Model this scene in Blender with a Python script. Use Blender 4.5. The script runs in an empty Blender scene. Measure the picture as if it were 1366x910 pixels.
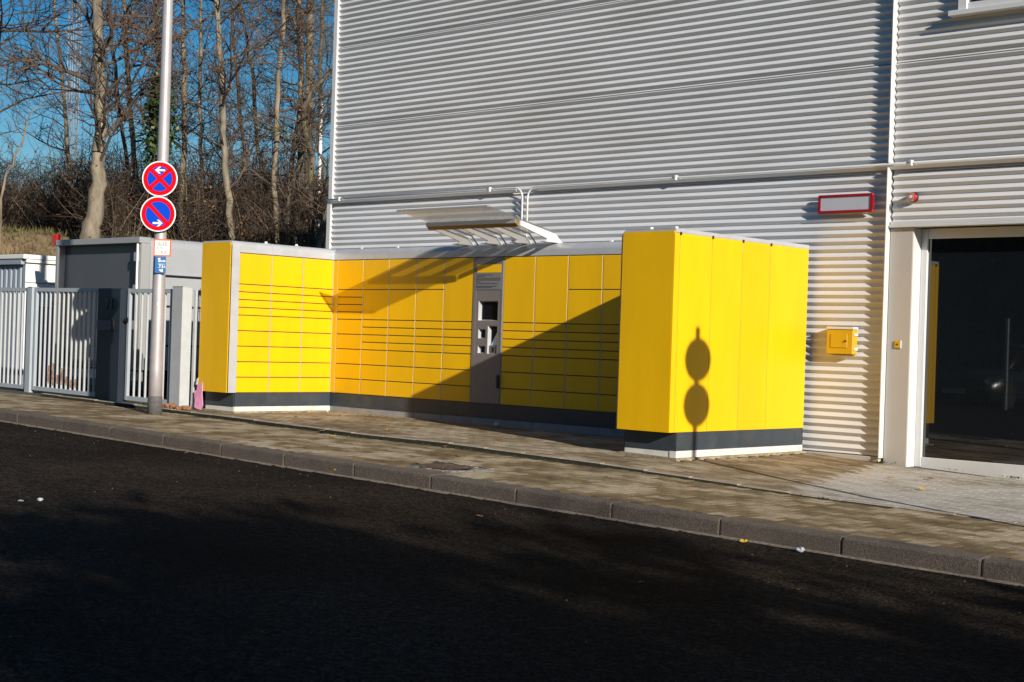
import bpy, bmesh, math, random
from math import radians as RAD, sin, cos, pi, tan
from mathutils import Vector, Matrix
random.seed(7)
SC = bpy.context.scene
COL = SC.collection

# ------------------------------------------------------------------ camera
# metres: X runs along the warehouse wall, Y towards it, Z up; the camera is the origin
F = 2002.64
R0 = Vector((0.730547352, 0.682094435, 0.0323689551))      # camera right
R1 = Vector((0.0232610497, 0.0225169550, -0.999475818))    # camera down
R2 = Vector((-0.682465743, 0.730917348, 0.000583469332))   # camera forward
cam = bpy.data.cameras.new('camera')
cam.lens = F * 36.0 / 1366.0
cam.sensor_width = 36.0
cam.clip_end = 2000.0
cam_ob = bpy.data.objects.new('camera', cam)
COL.objects.link(cam_ob)
cam_ob.matrix_world = Matrix(((R0.x, -R1.x, -R2.x, 0), (R0.y, -R1.y, -R2.y, 0), (R0.z, -R1.z, -R2.z, 0), (0, 0, 0, 1)))
SC.camera = cam_ob

# ------------------------------------------------------------------ light
SUN = Vector((1.0, -0.36, 0.384)).normalized()
world = bpy.data.worlds.new('World')
SC.world = world
world.use_nodes = True
wn = world.node_tree
sky = wn.nodes.new('ShaderNodeTexSky')
sky.sky_type = 'NISHITA'
sky.sun_disc = False
sky.sun_elevation = math.asin(SUN.z)
sky.sun_rotation = math.atan2(SUN.x, SUN.y)
sky.air_density = 1.0
sky.dust_density = 0.3
sky.ozone_density = 3.0
hs_ = wn.nodes.new('ShaderNodeHueSaturation')
hs_.inputs['Saturation'].default_value = 1.52
wn.links.new(sky.outputs[0], hs_.inputs['Color'])
wn.links.new(hs_.outputs[0], wn.nodes['Background'].inputs[0])
wn.nodes['Background'].inputs[1].default_value = 0.062
sun = bpy.data.lights.new('sun', 'SUN')
sun.energy = 5.0
sun.angle = RAD(0.5)
sun.color = (1.0, 0.93, 0.83)
sun_ob = bpy.data.objects.new('sun', sun)
COL.objects.link(sun_ob)
sun_ob.rotation_euler = SUN.to_track_quat('Z', 'Y').to_euler()
sun_ob.location = SUN * 60
SC.view_settings.view_transform = 'Standard'
SC.view_settings.look = 'None'
SC.view_settings.gamma = 1.0
SC.view_settings.exposure = 0.34


# ------------------------------------------------------------------ helpers
def ray(u, v):
    c = Vector((u - 683.0, v - 455.0, F))
    return R0 * c.x + R1 * c.y + R2 * c.z
def onx(u, v, x):
    r = ray(u, v); return r * (x / r.x)
def ony(u, v, y):
    r = ray(u, v); return r * (y / r.y)
def onz(u, v, z):
    r = ray(u, v); return r * (z / r.z)
def at(u, v, d):
    r = ray(u, v); return r * (d / F)

def lerp(a, b, t): return a + (b - a) * t
def pw(x, pts):
    if x <= pts[0][0]: return pts[0][1]
    for (x0, y0), (x1, y1) in zip(pts, pts[1:]):
        if x <= x1: return lerp(y0, y1, (x - x0) / (x1 - x0))
    return pts[-1][1]
KY = 8.97                                   # front of the kerb
def zk(x): return -1.267 - 0.0203 * (x + 4.26)          # top of the kerb falls to the right
FC = [(-60, -1.00), (-22, -1.01), (-16.4, -1.073), (-11, -1.08), (-9, -1.128), (-7.75, -1.187), (-6.5, -1.237), (-3, -1.31), (20, -1.7)]
def zg(x, y):                               # pavement surface
    t = min(1.0, max(0.0, (y - 9.1) / 2.8))
    return lerp(zk(x), pw(x, FC), t)

class MB:
    """collects faces; build() links them as ONE mesh object"""
    def __init__(s): s.v = []; s.f = []; s.m = []; s.sm = []
    def add(s, vs, fs, mi=0, smooth=False):
        o = len(s.v); s.v += [tuple(p) for p in vs]
        for f in fs:
            s.f.append(tuple(i + o for i in f)); s.m.append(mi); s.sm.append(smooth)
        return s
    def box(s, x0, x1, y0, y1, z0, z1, mi=0, c=0.0, M=None):
        if c > 0:
            vs = []
            for sx in (0, 1):
                for sy in (0, 1):
                    for sz in (0, 1):
                        X = (x0, x1)[sx]; Y = (y0, y1)[sy]; Z = (z0, z1)[sz]
                        dx = c * (1 - 2 * sx); dy = c * (1 - 2 * sy); dz = c * (1 - 2 * sz)
                        vs += [(X, Y + dy, Z + dz), (X + dx, Y, Z + dz), (X + dx, Y + dy, Z)]
            idx = lambda a, b, d, k: ((a * 2 + b) * 2 + d) * 3 + k
            fs = []
            for a in (0, 1):
                q = [idx(a, 0, 0, 0), idx(a, 1, 0, 0), idx(a, 1, 1, 0), idx(a, 0, 1, 0)]
                fs.append(q if a else q[::-1])
                q = [idx(0, a, 0, 1), idx(0, a, 1, 1), idx(1, a, 1, 1), idx(1, a, 0, 1)]
                fs.append(q if a else q[::-1])
                q = [idx(0, 0, a, 2), idx(1, 0, a, 2), idx(1, 1, a, 2), idx(0, 1, a, 2)]
                fs.append(q if a else q[::-1])
            for b in (0, 1):
                for d in (0, 1):
                    q = [idx(0, b, d, 1), idx(1, b, d, 1), idx(1, b, d, 2), idx(0, b, d, 2)]
                    fs.append(q if b == d else q[::-1])
                    q = [idx(b, 0, d, 0), idx(b, 1, d, 0), idx(b, 1, d, 2), idx(b, 0, d, 2)]
                    fs.append(q[::-1] if b == d else q)
                    q = [idx(b, d, 0, 0), idx(b, d, 1, 0), idx(b, d, 1, 1), idx(b, d, 0, 1)]
                    fs.append(q if b == d else q[::-1])
            for a in (0, 1):
                for b in (0, 1):
                    for d in (0, 1):
                        q = [idx(a, b, d, 0), idx(a, b, d, 1), idx(a, b, d, 2)]
                        fs.append(q if (a + b + d) % 2 else q[::-1])
        else:
            vs = [(x, y, z) for x in (x0, x1) for y in (y0, y1) for z in (z0, z1)]
            fs = [(0, 1, 3, 2), (4, 6, 7, 5), (0, 4, 5, 1), (2, 3, 7, 6), (0, 2, 6, 4), (1, 5, 7, 3)]
        if M is not None: vs = [M @ Vector(p) for p in vs]
        return s.add(vs, fs, mi)
    def prism(s, poly, axis, a, b, mi=0, smooth=False, M=None):
        """poly in the two remaining axes (cyclic order after axis), extruded from a to b"""
        n = len(poly)
        def P(p, w):
            if axis == 'x': return (w, p[0], p[1])
            if axis == 'y': return (p[0], w, p[1])
            return (p[0], p[1], w)
        vs = [P(p, a) for p in poly] + [P(p, b) for p in poly]
        if M is not None: vs = [M @ Vector(p) for p in vs]
        o = len(s.v); s.v += [tuple(p) for p in vs]
        area = sum(poly[i][0] * poly[(i + 1) % n][1] - poly[(i + 1) % n][0] * poly[i][1] for i in range(n))
        flip = (area < 0) != (axis == 'y') != (b < a)
        caps = [tuple(range(n))[::-1], tuple(range(n, 2 * n))]
        side = [(i, (i + 1) % n, n + (i + 1) % n, n + i) for i in range(n)]
        for f in caps:
            s.f.append(tuple(o + i for i in (f[::-1] if flip else f))); s.m.append(mi); s.sm.append(False)
        for f in side:
            s.f.append(tuple(o + i for i in (f[::-1] if flip else f))); s.m.append(mi); s.sm.append(smooth)
        return s
    def tube(s, pts, rad, n=8, mi=0, smooth=True, cap=True):
        pts = [Vector(p) for p in pts]
        if not hasattr(rad, '__len__'): rad = [rad] * len(pts)
        o = len(s.v)
        up = None
        for i, p in enumerate(pts):
            d = (pts[min(i + 1, len(pts) - 1)] - pts[max(i - 1, 0)]).normalized()
            if up is None:
                up = Vector((0, 0, 1)) if abs(d.z) < 0.9 else Vector((1, 0, 0))
            a = d.cross(up); a.normalize(); b = a.cross(d); up = b
            for k in range(n):
                t = 2 * pi * k / n
                s.v.append(tuple(p + (a * cos(t) + b * sin(t)) * rad[i]))
        for i in range(len(pts) - 1):
            for k in range(n):
                s.f.append((o + i * n + k, o + i * n + (k + 1) % n, o + (i + 1) * n + (k + 1) % n, o + (i + 1) * n + k)); s.m.append(mi); s.sm.append(smooth)
        if cap:
            s.f.append(tuple(o + k for k in range(n))[::-1]); s.m.append(mi); s.sm.append(False)
            e = o + (len(pts) - 1) * n
            s.f.append(tuple(e + k for k in range(n))); s.m.append(mi); s.sm.append(False)
        return s
    def quad(s, a, b, c, d, mi=0):
        return s.add([a, b, c, d], [(0, 1, 2, 3)], mi)
    def mesh(s, name, mats):
        me = bpy.data.meshes.new(name)
        me.from_pydata(s.v, [], s.f)
        if not isinstance(mats, (list, tuple)): mats = [mats]
        for m in mats: me.materials.append(m)
        me.polygons.foreach_set('material_index', s.m)
        me.polygons.foreach_set('use_smooth', s.sm)
        me.update()
        return me
    def build(s, name, mats, parent=None, fix=False):
        me = s.mesh(name, mats)
        if fix:
            bm = bmesh.new(); bm.from_mesh(me); bmesh.ops.recalc_face_normals(bm, faces=bm.faces); bm.to_mesh(me); bm.free()
        return link(name, me, parent)

def link(name, me, parent=None, loc=None):
    o = bpy.data.objects.new(name, me); COL.objects.link(o)
    if parent is not None: o.parent = parent
    if loc is not None: o.location = loc
    return o
def tag(o, label=None, cat=None, group=None, kind=None):
    if label: o['label'] = label
    if cat: o['category'] = cat
    if group: o['group'] = group
    if kind: o['kind'] = kind
    return o
def empty(name, label, cat, group=None, loc=(0, 0, 0)):
    o = bpy.data.objects.new(name, None); COL.objects.link(o); o.location = loc; o.empty_display_size = 0.2
    return tag(o, label, cat, group)

# ------------------------------------------------------------------ materials
def mat(name, col, rough=0.5, metal=0.0, spec=0.5, var=0.0, vscale=8.0, bump=0.0, bscale=60.0, dirt=None, dscale=1.5, damt=0.0, rvar=0.0, stretch=None):
    m = bpy.data.materials.new(name); m.use_nodes = True
    nt = m.node_tree; b = nt.nodes['Principled BSDF']
    b.inputs['Roughness'].default_value = rough; b.inputs['Metallic'].default_value = metal
    b.inputs['Specular IOR Level'].default_value = spec
    b.inputs['Base Color'].default_value = (*col, 1)
    geo = nt.nodes.new('ShaderNodeNewGeometry')
    pos = geo.outputs['Position']
    if stretch:
        mp = nt.nodes.new('ShaderNodeMapping'); mp.inputs['Scale'].default_value = stretch
        nt.links.new(pos, mp.inputs[0]); pos = mp.outputs[0]
    out = None
    def noise(sc, det=4.0):
        n = nt.nodes.new('ShaderNodeTexNoise'); n.inputs['Scale'].default_value = sc; n.inputs['Detail'].default_value = det
        nt.links.new(pos, n.inputs['Vector']); return n.outputs[0]
    cur = None
    if var > 0:
        r = nt.nodes.new('ShaderNodeMapRange'); r.inputs[1].default_value = 0.25; r.inputs[2].default_value = 0.75
        r.inputs[3].default_value = 1 - var; r.inputs[4].default_value = 1 + var
        nt.links.new(noise(vscale), r.inputs[0])
        mx = nt.nodes.new('ShaderNodeMix'); mx.data_type = 'RGBA'; mx.blend_type = 'MULTIPLY'; mx.inputs[0].default_value = 1
        mx.inputs[6].default_value = (*col, 1); nt.links.new(r.outputs[0], mx.inputs[7]); cur = mx.outputs[2]
    if dirt is not None:
        r = nt.nodes.new('ShaderNodeMapRange'); r.inputs[1].default_value = 0.48; r.inputs[2].default_value = 0.72
        r.inputs[3].default_value = 0; r.inputs[4].default_value = damt
        nt.links.new(noise(dscale, 6), r.inputs[0])
        mx = nt.nodes.new('ShaderNodeMix'); mx.data_type = 'RGBA'
        nt.links.new(r.outputs[0], mx.inputs[0])
        if cur: nt.links.new(cur, mx.inputs[6])
        else: mx.inputs[6].default_value = (*col, 1)
        mx.inputs[7].default_value = (*dirt, 1); cur = mx.outputs[2]
    if cur: nt.links.new(cur, b.inputs['Base Color'])
    if rvar > 0:
        r = nt.nodes.new('ShaderNodeMapRange'); r.inputs[3].default_value = rough - rvar; r.inputs[4].default_value = rough + rvar
        nt.links.new(noise(3.0), r.inputs[0]); nt.links.new(r.outputs[0], b.inputs['Roughness'])
    if bump > 0:
        bn = nt.nodes.new('ShaderNodeBump'); bn.inputs['Strength'].default_value = bump; bn.inputs['Distance'].default_value = 0.01
        nt.links.new(noise(bscale, 6), bn.inputs['Height']); nt.links.new(bn.outputs[0], b.inputs['Normal'])
    return m

YELLOW = mat('yellow_lacquer', (0.80, 0.452, 0.001), 0.40, spec=0.4, var=0.045, vscale=5.0, bump=0.014, bscale=9, dirt=(0.55, 0.31, 0.015), damt=0.22, dscale=2.2, stretch=(1, 1, 0.22))
def tone_per_object(m, lo, hi):
    nt = m.node_tree; b = nt.nodes['Principled BSDF']; l = b.inputs['Base Color'].links[0]; src = l.from_socket
    oi = nt.nodes.new('ShaderNodeObjectInfo'); r = nt.nodes.new('ShaderNodeMapRange'); r.inputs[3].default_value = lo; r.inputs[4].default_value = hi
    nt.links.new(oi.outputs['Random'], r.inputs[0])
    mx = nt.nodes.new('ShaderNodeMix'); mx.data_type = 'RGBA'; mx.blend_type = 'MULTIPLY'; mx.inputs[0].default_value = 1
    nt.links.new(src, mx.inputs[6]); nt.links.new(r.outputs[0], mx.inputs[7]); nt.links.new(mx.outputs[2], b.inputs['Base Color'])
tone_per_object(YELLOW, 0.955, 1.03)
SILVER = mat('silver_trim', (0.50, 0.51, 0.53), 0.38, metal=0.25, var=0.05, vscale=5, dirt=(0.3, 0.29, 0.27), damt=0.25, dscale=4)
TERMINAL = mat('terminal_grey', (0.205, 0.185, 0.178), 0.42, metal=0.2, var=0.04, vscale=6)
ANTHRA = mat('anthracite_plinth', (0.035, 0.045, 0.055), 0.42, var=0.1, vscale=6, dirt=(0.10, 0.095, 0.085), damt=0.3, dscale=5)
CONC_SHADE = mat('shaded_concrete_base', (0.27, 0.265, 0.26), 0.85, var=0.15, vscale=9, bump=0.15, bscale=80)  # darker copy of the white base: shade before the back bank put into colour
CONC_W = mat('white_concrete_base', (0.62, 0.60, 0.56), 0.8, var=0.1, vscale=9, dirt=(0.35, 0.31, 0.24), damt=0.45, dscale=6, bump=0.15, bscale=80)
CARCASS = mat('dark_gap', (0.03, 0.028, 0.024), 0.7)
BLACK = mat('black_plastic', (0.012, 0.012, 0.013), 0.35)
SCREEN = mat('dark_screen', (0.006, 0.006, 0.007), 0.35, spec=0.12)
PAPER = mat('white_paper', (0.72, 0.72, 0.72), 0.7, var=0.1, vscale=60)
WHITEP = mat('white_paint', (0.72, 0.71, 0.68), 0.45, var=0.05, vscale=6, dirt=(0.45, 0.42, 0.36), damt=0.25, dscale=3)
CLAD = mat('silver_white_cladding', (0.625, 0.625, 0.625), 0.42, metal=0.0, var=0.05, vscale=1.2, dirt=(0.46, 0.445, 0.42), damt=0.4, dscale=1.3, stretch=(0.5, 1, 2.5))
TRIM = mat('white_trim', (0.62, 0.615, 0.60), 0.4, metal=0.1, var=0.03, vscale=3)
DOORALU = mat('light_alu', (0.62, 0.62, 0.61), 0.45, metal=0.1, var=0.04, vscale=4)
JAMB = mat('beige_panel', (0.43, 0.40, 0.36), 0.5, var=0.03, vscale=2, dirt=(0.3, 0.27, 0.22), damt=0.2, dscale=2)
REDP = mat('red_paint', (0.26, 0.006, 0.014), 0.4)
SIGNGREY = mat('grey_sign_sheet', (0.42, 0.43, 0.48), 0.45, var=0.03, vscale=3)
YBOX = mat('mustard_paint', (0.55, 0.33, 0.008), 0.45, var=0.05, vscale=6)
FENCEM = mat('fence_grey', (0.43, 0.445, 0.445), 0.5, var=0.06, vscale=8, dirt=(0.40, 0.38, 0.34), damt=0.3, dscale=5)
FENCE2 = mat('gate_frame_grey', (0.36, 0.40, 0.43), 0.5, var=0.05, vscale=5)
RUST = mat('rust', (0.17, 0.065, 0.022), 0.9, var=0.5, vscale=30, dirt=(0.40, 0.30, 0.2), damt=0.8, dscale=22)
NAVY = mat('dark_blue_grey_post', (0.014, 0.021, 0.033), 0.5, var=0.08, vscale=4)
NAVY2 = mat('dark_letter_flap', (0.055, 0.055, 0.072), 0.45)
GALV = mat('galvanised_pole', (0.42, 0.385, 0.385), 0.5, metal=0.35, var=0.08, vscale=7, dirt=(0.32, 0.29, 0.28), damt=0.3, dscale=4, bump=0.05, bscale=40)
POLEB = mat('bitumen_collar', (0.10, 0.095, 0.09), 0.85, var=0.3, vscale=25, bump=0.3, bscale=60)
SRED = mat('sign_red', (0.72, 0.002, 0.008), 0.45, spec=0.12)
SBLUE = mat('sign_blue', (0.001, 0.055, 0.50), 0.45, spec=0.12)
SWHITE = mat('sign_white', (0.80, 0.80, 0.78), 0.4)
SORANGE = mat('orange_sign_border', (0.72, 0.16, 0.06), 0.5)
SPRINT = mat('faded_print', (0.30, 0.27, 0.25), 0.6)
SBLUE2 = mat('pale_enamel_blue', (0.02, 0.13, 0.33), 0.4)
PINK = mat('pink_sheet', (0.80, 0.33, 0.50), 0.6, var=0.12, vscale=9)
BRICKM = mat('crumbled_brick', (0.26, 0.12, 0.055), 0.9, var=0.35, vscale=40, bump=0.5, bscale=90)
VANS = mat('silver_coachwork', (0.46, 0.47, 0.48), 0.35, metal=0.3, var=0.04, vscale=3)
VAND = mat('dark_grey_tailboard', (0.075, 0.078, 0.088), 0.38, var=0.08, vscale=1.5)
VANF = mat('grey_frame', (0.36, 0.36, 0.36), 0.42, metal=0.2)
CABW = mat('cabin_white', (0.74, 0.73, 0.69), 0.5, var=0.03, vscale=3)
CABG = mat('cabin_blue_grey', (0.27, 0.31, 0.36), 0.5, var=0.04, vscale=3)
TYRE = mat('tyre_rubber', (0.015, 0.015, 0.015), 0.85)
REDLENS = mat('red_lens', (0.55, 0.01, 0.01), 0.2)
AMBER = mat('amber_lens', (0.75, 0.22, 0.02), 0.3)
MASTM = mat('mast_steel', (0.22, 0.23, 0.24), 0.5, metal=0.3)
LEAF = mat('dry_leaf', (0.21, 0.095, 0.035), 0.8, var=0.3, vscale=40)
YLEAF = mat('yellow_leaf', (0.60, 0.33, 0.03), 0.7, var=0.2, vscale=30)
IVY = mat('ivy_leaf', (0.045, 0.085, 0.02), 0.5, var=0.4, vscale=9)
NEEDLE = mat('pine_needle', (0.030, 0.060, 0.028), 0.6, var=0.3, vscale=3)
MOSS = mat('moss', (0.055, 0.075, 0.015), 0.95, var=0.4, vscale=20, bump=0.4, bscale=80)
TWIG = mat('brown_twig', (0.095, 0.064, 0.041), 0.9, var=0.4, vscale=1.2)
TWIGD = mat('dark_twig', (0.035, 0.022, 0.014), 0.9)
TWIGP = mat('pale_twig', (0.20, 0.145, 0.09), 0.9)
DARKINT = mat('dark_interior', (0.02, 0.02, 0.022), 0.8)
WHITEBIT = mat('litter_white', (0.50, 0.52, 0.56), 0.6, var=0.3, vscale=60)

def bark(name, col, moss, amt):
    m = mat(name, col, 0.9, var=0.6, vscale=5, dirt=moss, damt=amt, dscale=3.5, bump=1.0, bscale=18, stretch=(1, 1, 0.45))
    return m
BARK_PALE = bark('pale_grey_bark', (0.20, 0.165, 0.115), (0.075, 0.062, 0.035), 0.9)
BARK_BROWN = bark('brown_bark', (0.20, 0.155, 0.105), (0.13, 0.125, 0.05), 0.6)
BARK_DARK = bark('dark_mossy_bark', (0.10, 0.078, 0.055), (0.16, 0.15, 0.04), 0.7)
BRANCH = mat('branch_bark', (0.085, 0.058, 0.04), 0.9, var=0.3, vscale=2)

tone_per_object(CLAD, 0.95, 1.03)
# clear glass sheet that also lets light pass
def sheet_glass(name, tint, gloss, rough, dust):
    m = bpy.data.materials.new(name); m.use_nodes = True; nt = m.node_tree
    for n in list(nt.nodes): nt.nodes.remove(n)
    out = nt.nodes.new('ShaderNodeOutputMaterial')
    tr = nt.nodes.new('ShaderNodeBsdfTransparent'); tr.inputs[0].default_value = (*tint, 1)
    gl = nt.nodes.new('ShaderNodeBsdfGlossy'); gl.inputs['Roughness'].default_value = rough
    df = nt.nodes.new('ShaderNodeBsdfTranslucent'); df.inputs[0].default_value = (0.85, 0.83, 0.80, 1)
    lw_ = nt.nodes.new('ShaderNodeLayerWeight'); lw_.inputs[0].default_value = 0.5
    pw_ = nt.nodes.new('ShaderNodeMath'); pw_.operation = 'POWER'; pw_.inputs[1].default_value = 4.0; nt.links.new(lw_.outputs['Facing'], pw_.inputs[0])
    fr = nt.nodes.new('ShaderNodeMath'); fr.operation = 'MULTIPLY_ADD'; fr.inputs[1].default_value = 0.90; fr.inputs[2].default_value = 0.04; nt.links.new(pw_.outputs[0], fr.inputs[0])
    m1 = nt.nodes.new('ShaderNodeMixShader'); m2 = nt.nodes.new('ShaderNodeMixShader'); m2.inputs[0].default_value = dust
    nt.links.new(tr.outputs[0], m2.inputs[1]); nt.links.new(df.outputs[0], m2.inputs[2])
    nt.links.new(fr.outputs[0], m1.inputs[0]); nt.links.new(m2.outputs[0], m1.inputs[1]); nt.links.new(gl.outputs[0], m1.inputs[2])
    nt.links.new(m1.outputs[0], out.inputs[0])
    return m
CANGLASS = sheet_glass('canopy_glass', (0.97, 0.965, 0.95), 1.22, 0.15, 0.24)
LENSG = sheet_glass('clear_lens', (0.9, 0.9, 0.9), 1.5, 0.05, 0.4)
DOORGLASS = bpy.data.materials.new('dark_door_glass'); DOORGLASS.use_nodes = True
_b = DOORGLASS.node_tree.nodes['Principled BSDF']
_b.inputs['Base Color'].default_value = (0.006, 0.008, 0.010, 1); _b.inputs['Roughness'].default_value = 0.015; _b.inputs['IOR'].default_value = 1.9

# asphalt: dark, speckled, with repair seams and worn patches
def asphalt():
    m = bpy.data.materials.new('asphalt'); m.use_nodes = True; nt = m.node_tree; b = nt.nodes['Principled BSDF']
    L = nt.links; N = nt.nodes.new
    geo = N('ShaderNodeNewGeometry'); P = geo.outputs['Position']
    def noise(sc, det): 
        n = N('ShaderNodeTexNoise'); n.inputs['Scale'].default_value = sc; n.inputs['Detail'].default_value = det; L.new(P, n.inputs['Vector']); return n.outputs[0]
    vor = N('ShaderNodeTexVoronoi'); vor.inputs['Scale'].default_value = 70; L.new(P, vor.inputs['Vector'])
    rp = N('ShaderNodeValToRGB'); rp.color_ramp.elements[0].color = (0.0085, 0.0066, 0.005, 1); rp.color_ramp.elements[1].color = (0.046, 0.035, 0.0255, 1)
    rp.color_ramp.elements[0].position = 0.25; rp.color_ramp.elements[1].position = 0.98
    sep = N('ShaderNodeSeparateColor'); L.new(vor.outputs['Color'], sep.inputs[0]); L.new(sep.outputs[0], rp.inputs[0])
    r1 = N('ShaderNodeMapRange'); r1.inputs[1].default_value = 0.3; r1.inputs[2].default_value = 0.7; r1.inputs[3].default_value = 0.45; r1.inputs[4].default_value = 1.35
    r2 = N('ShaderNodeMapRange'); r2.inputs[1].default_value = 0.35; r2.inputs[2].default_value = 0.68; r2.inputs[3].default_value = 0.75; r2.inputs[4].default_value = 1.4
    L.new(noise(16, 6), r2.inputs[0])
    r3 = N('ShaderNodeMath'); r3.operation = 'MULTIPLY'; L.new(r1.outputs[0], r3.inputs[0]); L.new(r2.outputs[0], r3.inputs[1])
    L.new(noise(0.55, 5), r1.inputs[0])
    mx = N('ShaderNodeMix'); mx.data_type = 'RGBA'; mx.blend_type = 'MULTIPLY'; mx.inputs[0].default_value = 1
    L.new(rp.outputs[0], mx.inputs[6]); L.new(r3.outputs[0], mx.inputs[7])
    L.new(mx.outputs[2], b.inputs['Base Color'])
    b.inputs['Roughness'].default_value = 0.9; b.inputs['Specular IOR Level'].default_value = 0.04
    bn = N('ShaderNodeBump'); bn.inputs['Strength'].default_value = 0.7; bn.inputs['Distance'].default_value = 0.006
    L.new(vor.outputs['Distance'], bn.inputs['Height']); L.new(bn.outputs[0], b.inputs['Normal'])
    return m
ASPHALT = asphalt()

# paving: tone per stone (object random or island random), patches of lighter wear and damp brown
def paving(name, base, light, dark, patch):
    m = bpy.data.materials.new(name); m.use_nodes = True; nt = m.node_tree; b = nt.nodes['Principled BSDF']
    L = nt.links; N = nt.nodes.new
    geo = N('ShaderNodeNewGeometry'); P = geo.outputs['Position']
    oi = N('ShaderNodeObjectInfo')
    ad = N('ShaderNodeMath'); ad.operation = 'ADD'; L.new(geo.outputs['Random Per Island'], ad.inputs[0]); L.new(oi.outputs['Random'], ad.inputs[1])
    fr = N('ShaderNodeMath'); fr.operation = 'FRACT'; L.new(ad.outputs[0], fr.inputs[0])
    n1 = N('ShaderNodeTexNoise'); n1.inputs['Scale'].default_value = patch; n1.inputs['Detail'].default_value = 5; L.new(P, n1.inputs['Vector'])
    n2 = N('ShaderNodeTexNoise'); n2.inputs['Scale'].default_value = 55; n2.inputs['Detail'].default_value = 5; L.new(P, n2.inputs['Vector'])
    # value = island*.5 + patch*1.1
    a = N('ShaderNodeMath'); a.operation = 'MULTIPLY_ADD'; a.inputs[1].default_value = 0.42; L.new(fr.outputs[0], a.inputs[0])
    mm = N('ShaderNodeMath'); mm.operation = 'MULTIPLY_ADD'; mm.inputs[1].default_value = 1.5; mm.inputs[2].default_value = -0.39; L.new(n1.outputs[0], mm.inputs[0])
    L.new(mm.outputs[0], a.inputs[2])
    rp = N('ShaderNodeValToRGB'); e = rp.color_ramp.elements
    e[0].position = 0.12; e[0].color = (*dark, 1); e[1].position = 0.85; e[1].color = (*light, 1)
    k = e.new(0.52); k.color = (*base, 1)
    L.new(a.outputs[0], rp.inputs[0])
    r = N('ShaderNodeMapRange'); r.inputs[1].default_value = 0.3; r.inputs[2].default_value = 0.7; r.inputs[3].default_value = 0.75; r.inputs[4].default_value = 1.2; L.new(n2.outputs[0], r.inputs[0])
    mx = N('ShaderNodeMix'); mx.data_type = 'RGBA'; mx.blend_type = 'MULTIPLY'; mx.inputs[0].default_value = 1
    L.new(rp.outputs[0], mx.inputs[6]); L.new(r.outputs[0], mx.inputs[7]); L.new(mx.outputs[2], b.inputs['Base Color'])
    b.inputs['Roughness'].default_value = 0.9; b.inputs['Specular IOR Level'].default_value = 0.08
    bn = N('ShaderNodeBump'); bn.inputs['Strength'].default_value = 0.35; bn.inputs['Distance'].default_value = 0.006; L.new(n2.outputs[0], bn.inputs['Height']); L.new(bn.outputs[0], b.inputs['Normal'])
    return m
PAVE = paving('brown_paving', (0.205, 0.152, 0.085), (0.40, 0.33, 0.225), (0.115, 0.084, 0.046), 1.6)
PAVE2 = paving('forecourt_paving', (0.225, 0.175, 0.108), (0.38, 0.32, 0.235), (0.12, 0.09, 0.055), 1.2)
PAVE3 = paving('pale_grey_paving', (0.40, 0.375, 0.33), (0.48, 0.455, 0.41), (0.21, 0.18, 0.13), 1.0)
JOINT = mat('joint_sand', (0.045, 0.036, 0.024), 0.95, var=0.4, vscale=10, dirt=(0.05, 0.06, 0.02), damt=0.6, dscale=2)
KERB = mat('kerb_concrete', (0.105, 0.082, 0.064), 0.9, var=0.6, vscale=90, dirt=(0.055, 0.047, 0.04), damt=0.6, dscale=4, bump=0.45, bscale=120)
EDGE = mat('edging_concrete', (0.33, 0.27, 0.21), 0.9, var=0.25, vscale=40, dirt=(0.15, 0.12, 0.08), damt=0.6, dscale=3, bump=0.3, bscale=80)
COBBLE = mat('grey_granite_sett', (0.17, 0.175, 0.17), 0.85, var=0.3, vscale=45, bump=0.3, bscale=70)
IRON = mat('rusty_iron', (0.12, 0.075, 0.05), 0.75, var=0.3, vscale=30)
HILL = mat('leaf_litter_slope', (0.22, 0.145, 0.075), 0.95, var=0.5, vscale=2.2, dirt=(0.10, 0.095, 0.035), damt=0.8, dscale=0.35, bump=0.8, bscale=6)
YARD = mat('yard_gravel', (0.17, 0.15, 0.12), 0.95, var=0.4, vscale=9)

# ------------------------------------------------------------------ ground
def road_mesh():
    xs = [-90, -60, -40] + [-30 + i for i in range(0, 40, 2)] + [12, 20, 40, 90]
    ys = [-40, -12, -6, -3, 0, 3, 5, 6, 7, 8, 8.6, KY + 0.03]
    b = MB()
    vs = []
    for y in ys:
        for x in xs:
            z = zk(x) - 0.135 + 0.018 * max(0, min(6, KY - y))
            vs.append((x, y, z))
    n = len(xs)
    fs = [(j * n + i, j * n + i + 1, (j + 1) * n + i + 1, (j + 1) * n + i) for j in range(len(ys) - 1) for i in range(n - 1)]
    b.add(vs, fs, 0, True)
    return b
road = road_mesh().build('road', ASPHALT)
tag(road, 'dark asphalt road falling gently along the kerb', kind='structure')

# base bed under the paving (joint sand shows between stones)
def sheet(x0, x1, y0, y1, dz, step=1.0, fz=zg):
    b = MB(); nx = max(1, int((x1 - x0) / step)); ny = max(1, int((y1 - y0) / 0.5))
    vs = [(lerp(x0, x1, i / nx), lerp(y0, y1, j / ny), fz(lerp(x0, x1, i / nx), lerp(y0, y1, j / ny)) + dz) for j in range(ny + 1) for i in range(nx + 1)]
    fs = [(j * (nx + 1) + i, j * (nx + 1) + i + 1, (j + 1) * (nx + 1) + i + 1, (j + 1) * (nx + 1) + i) for j in range(ny) for i in range(nx)]
    return b.add(vs, fs, 0, True)
CH = [(-30, 11.6), (-17, 11.3), (-12.5, 10.86), (-9, 10.92), (-6, 11.06), (10, 11.3)]      # line of the edging between footway and forecourt
def ych(x): return pw(x, CH)
foot = sheet(-45, 25, KY + 0.1, 15.2, -0.010).build('pavement', JOINT)
tag(foot, 'brown block-paved footway between the kerb and the forecourt edging', kind='structure')
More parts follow.
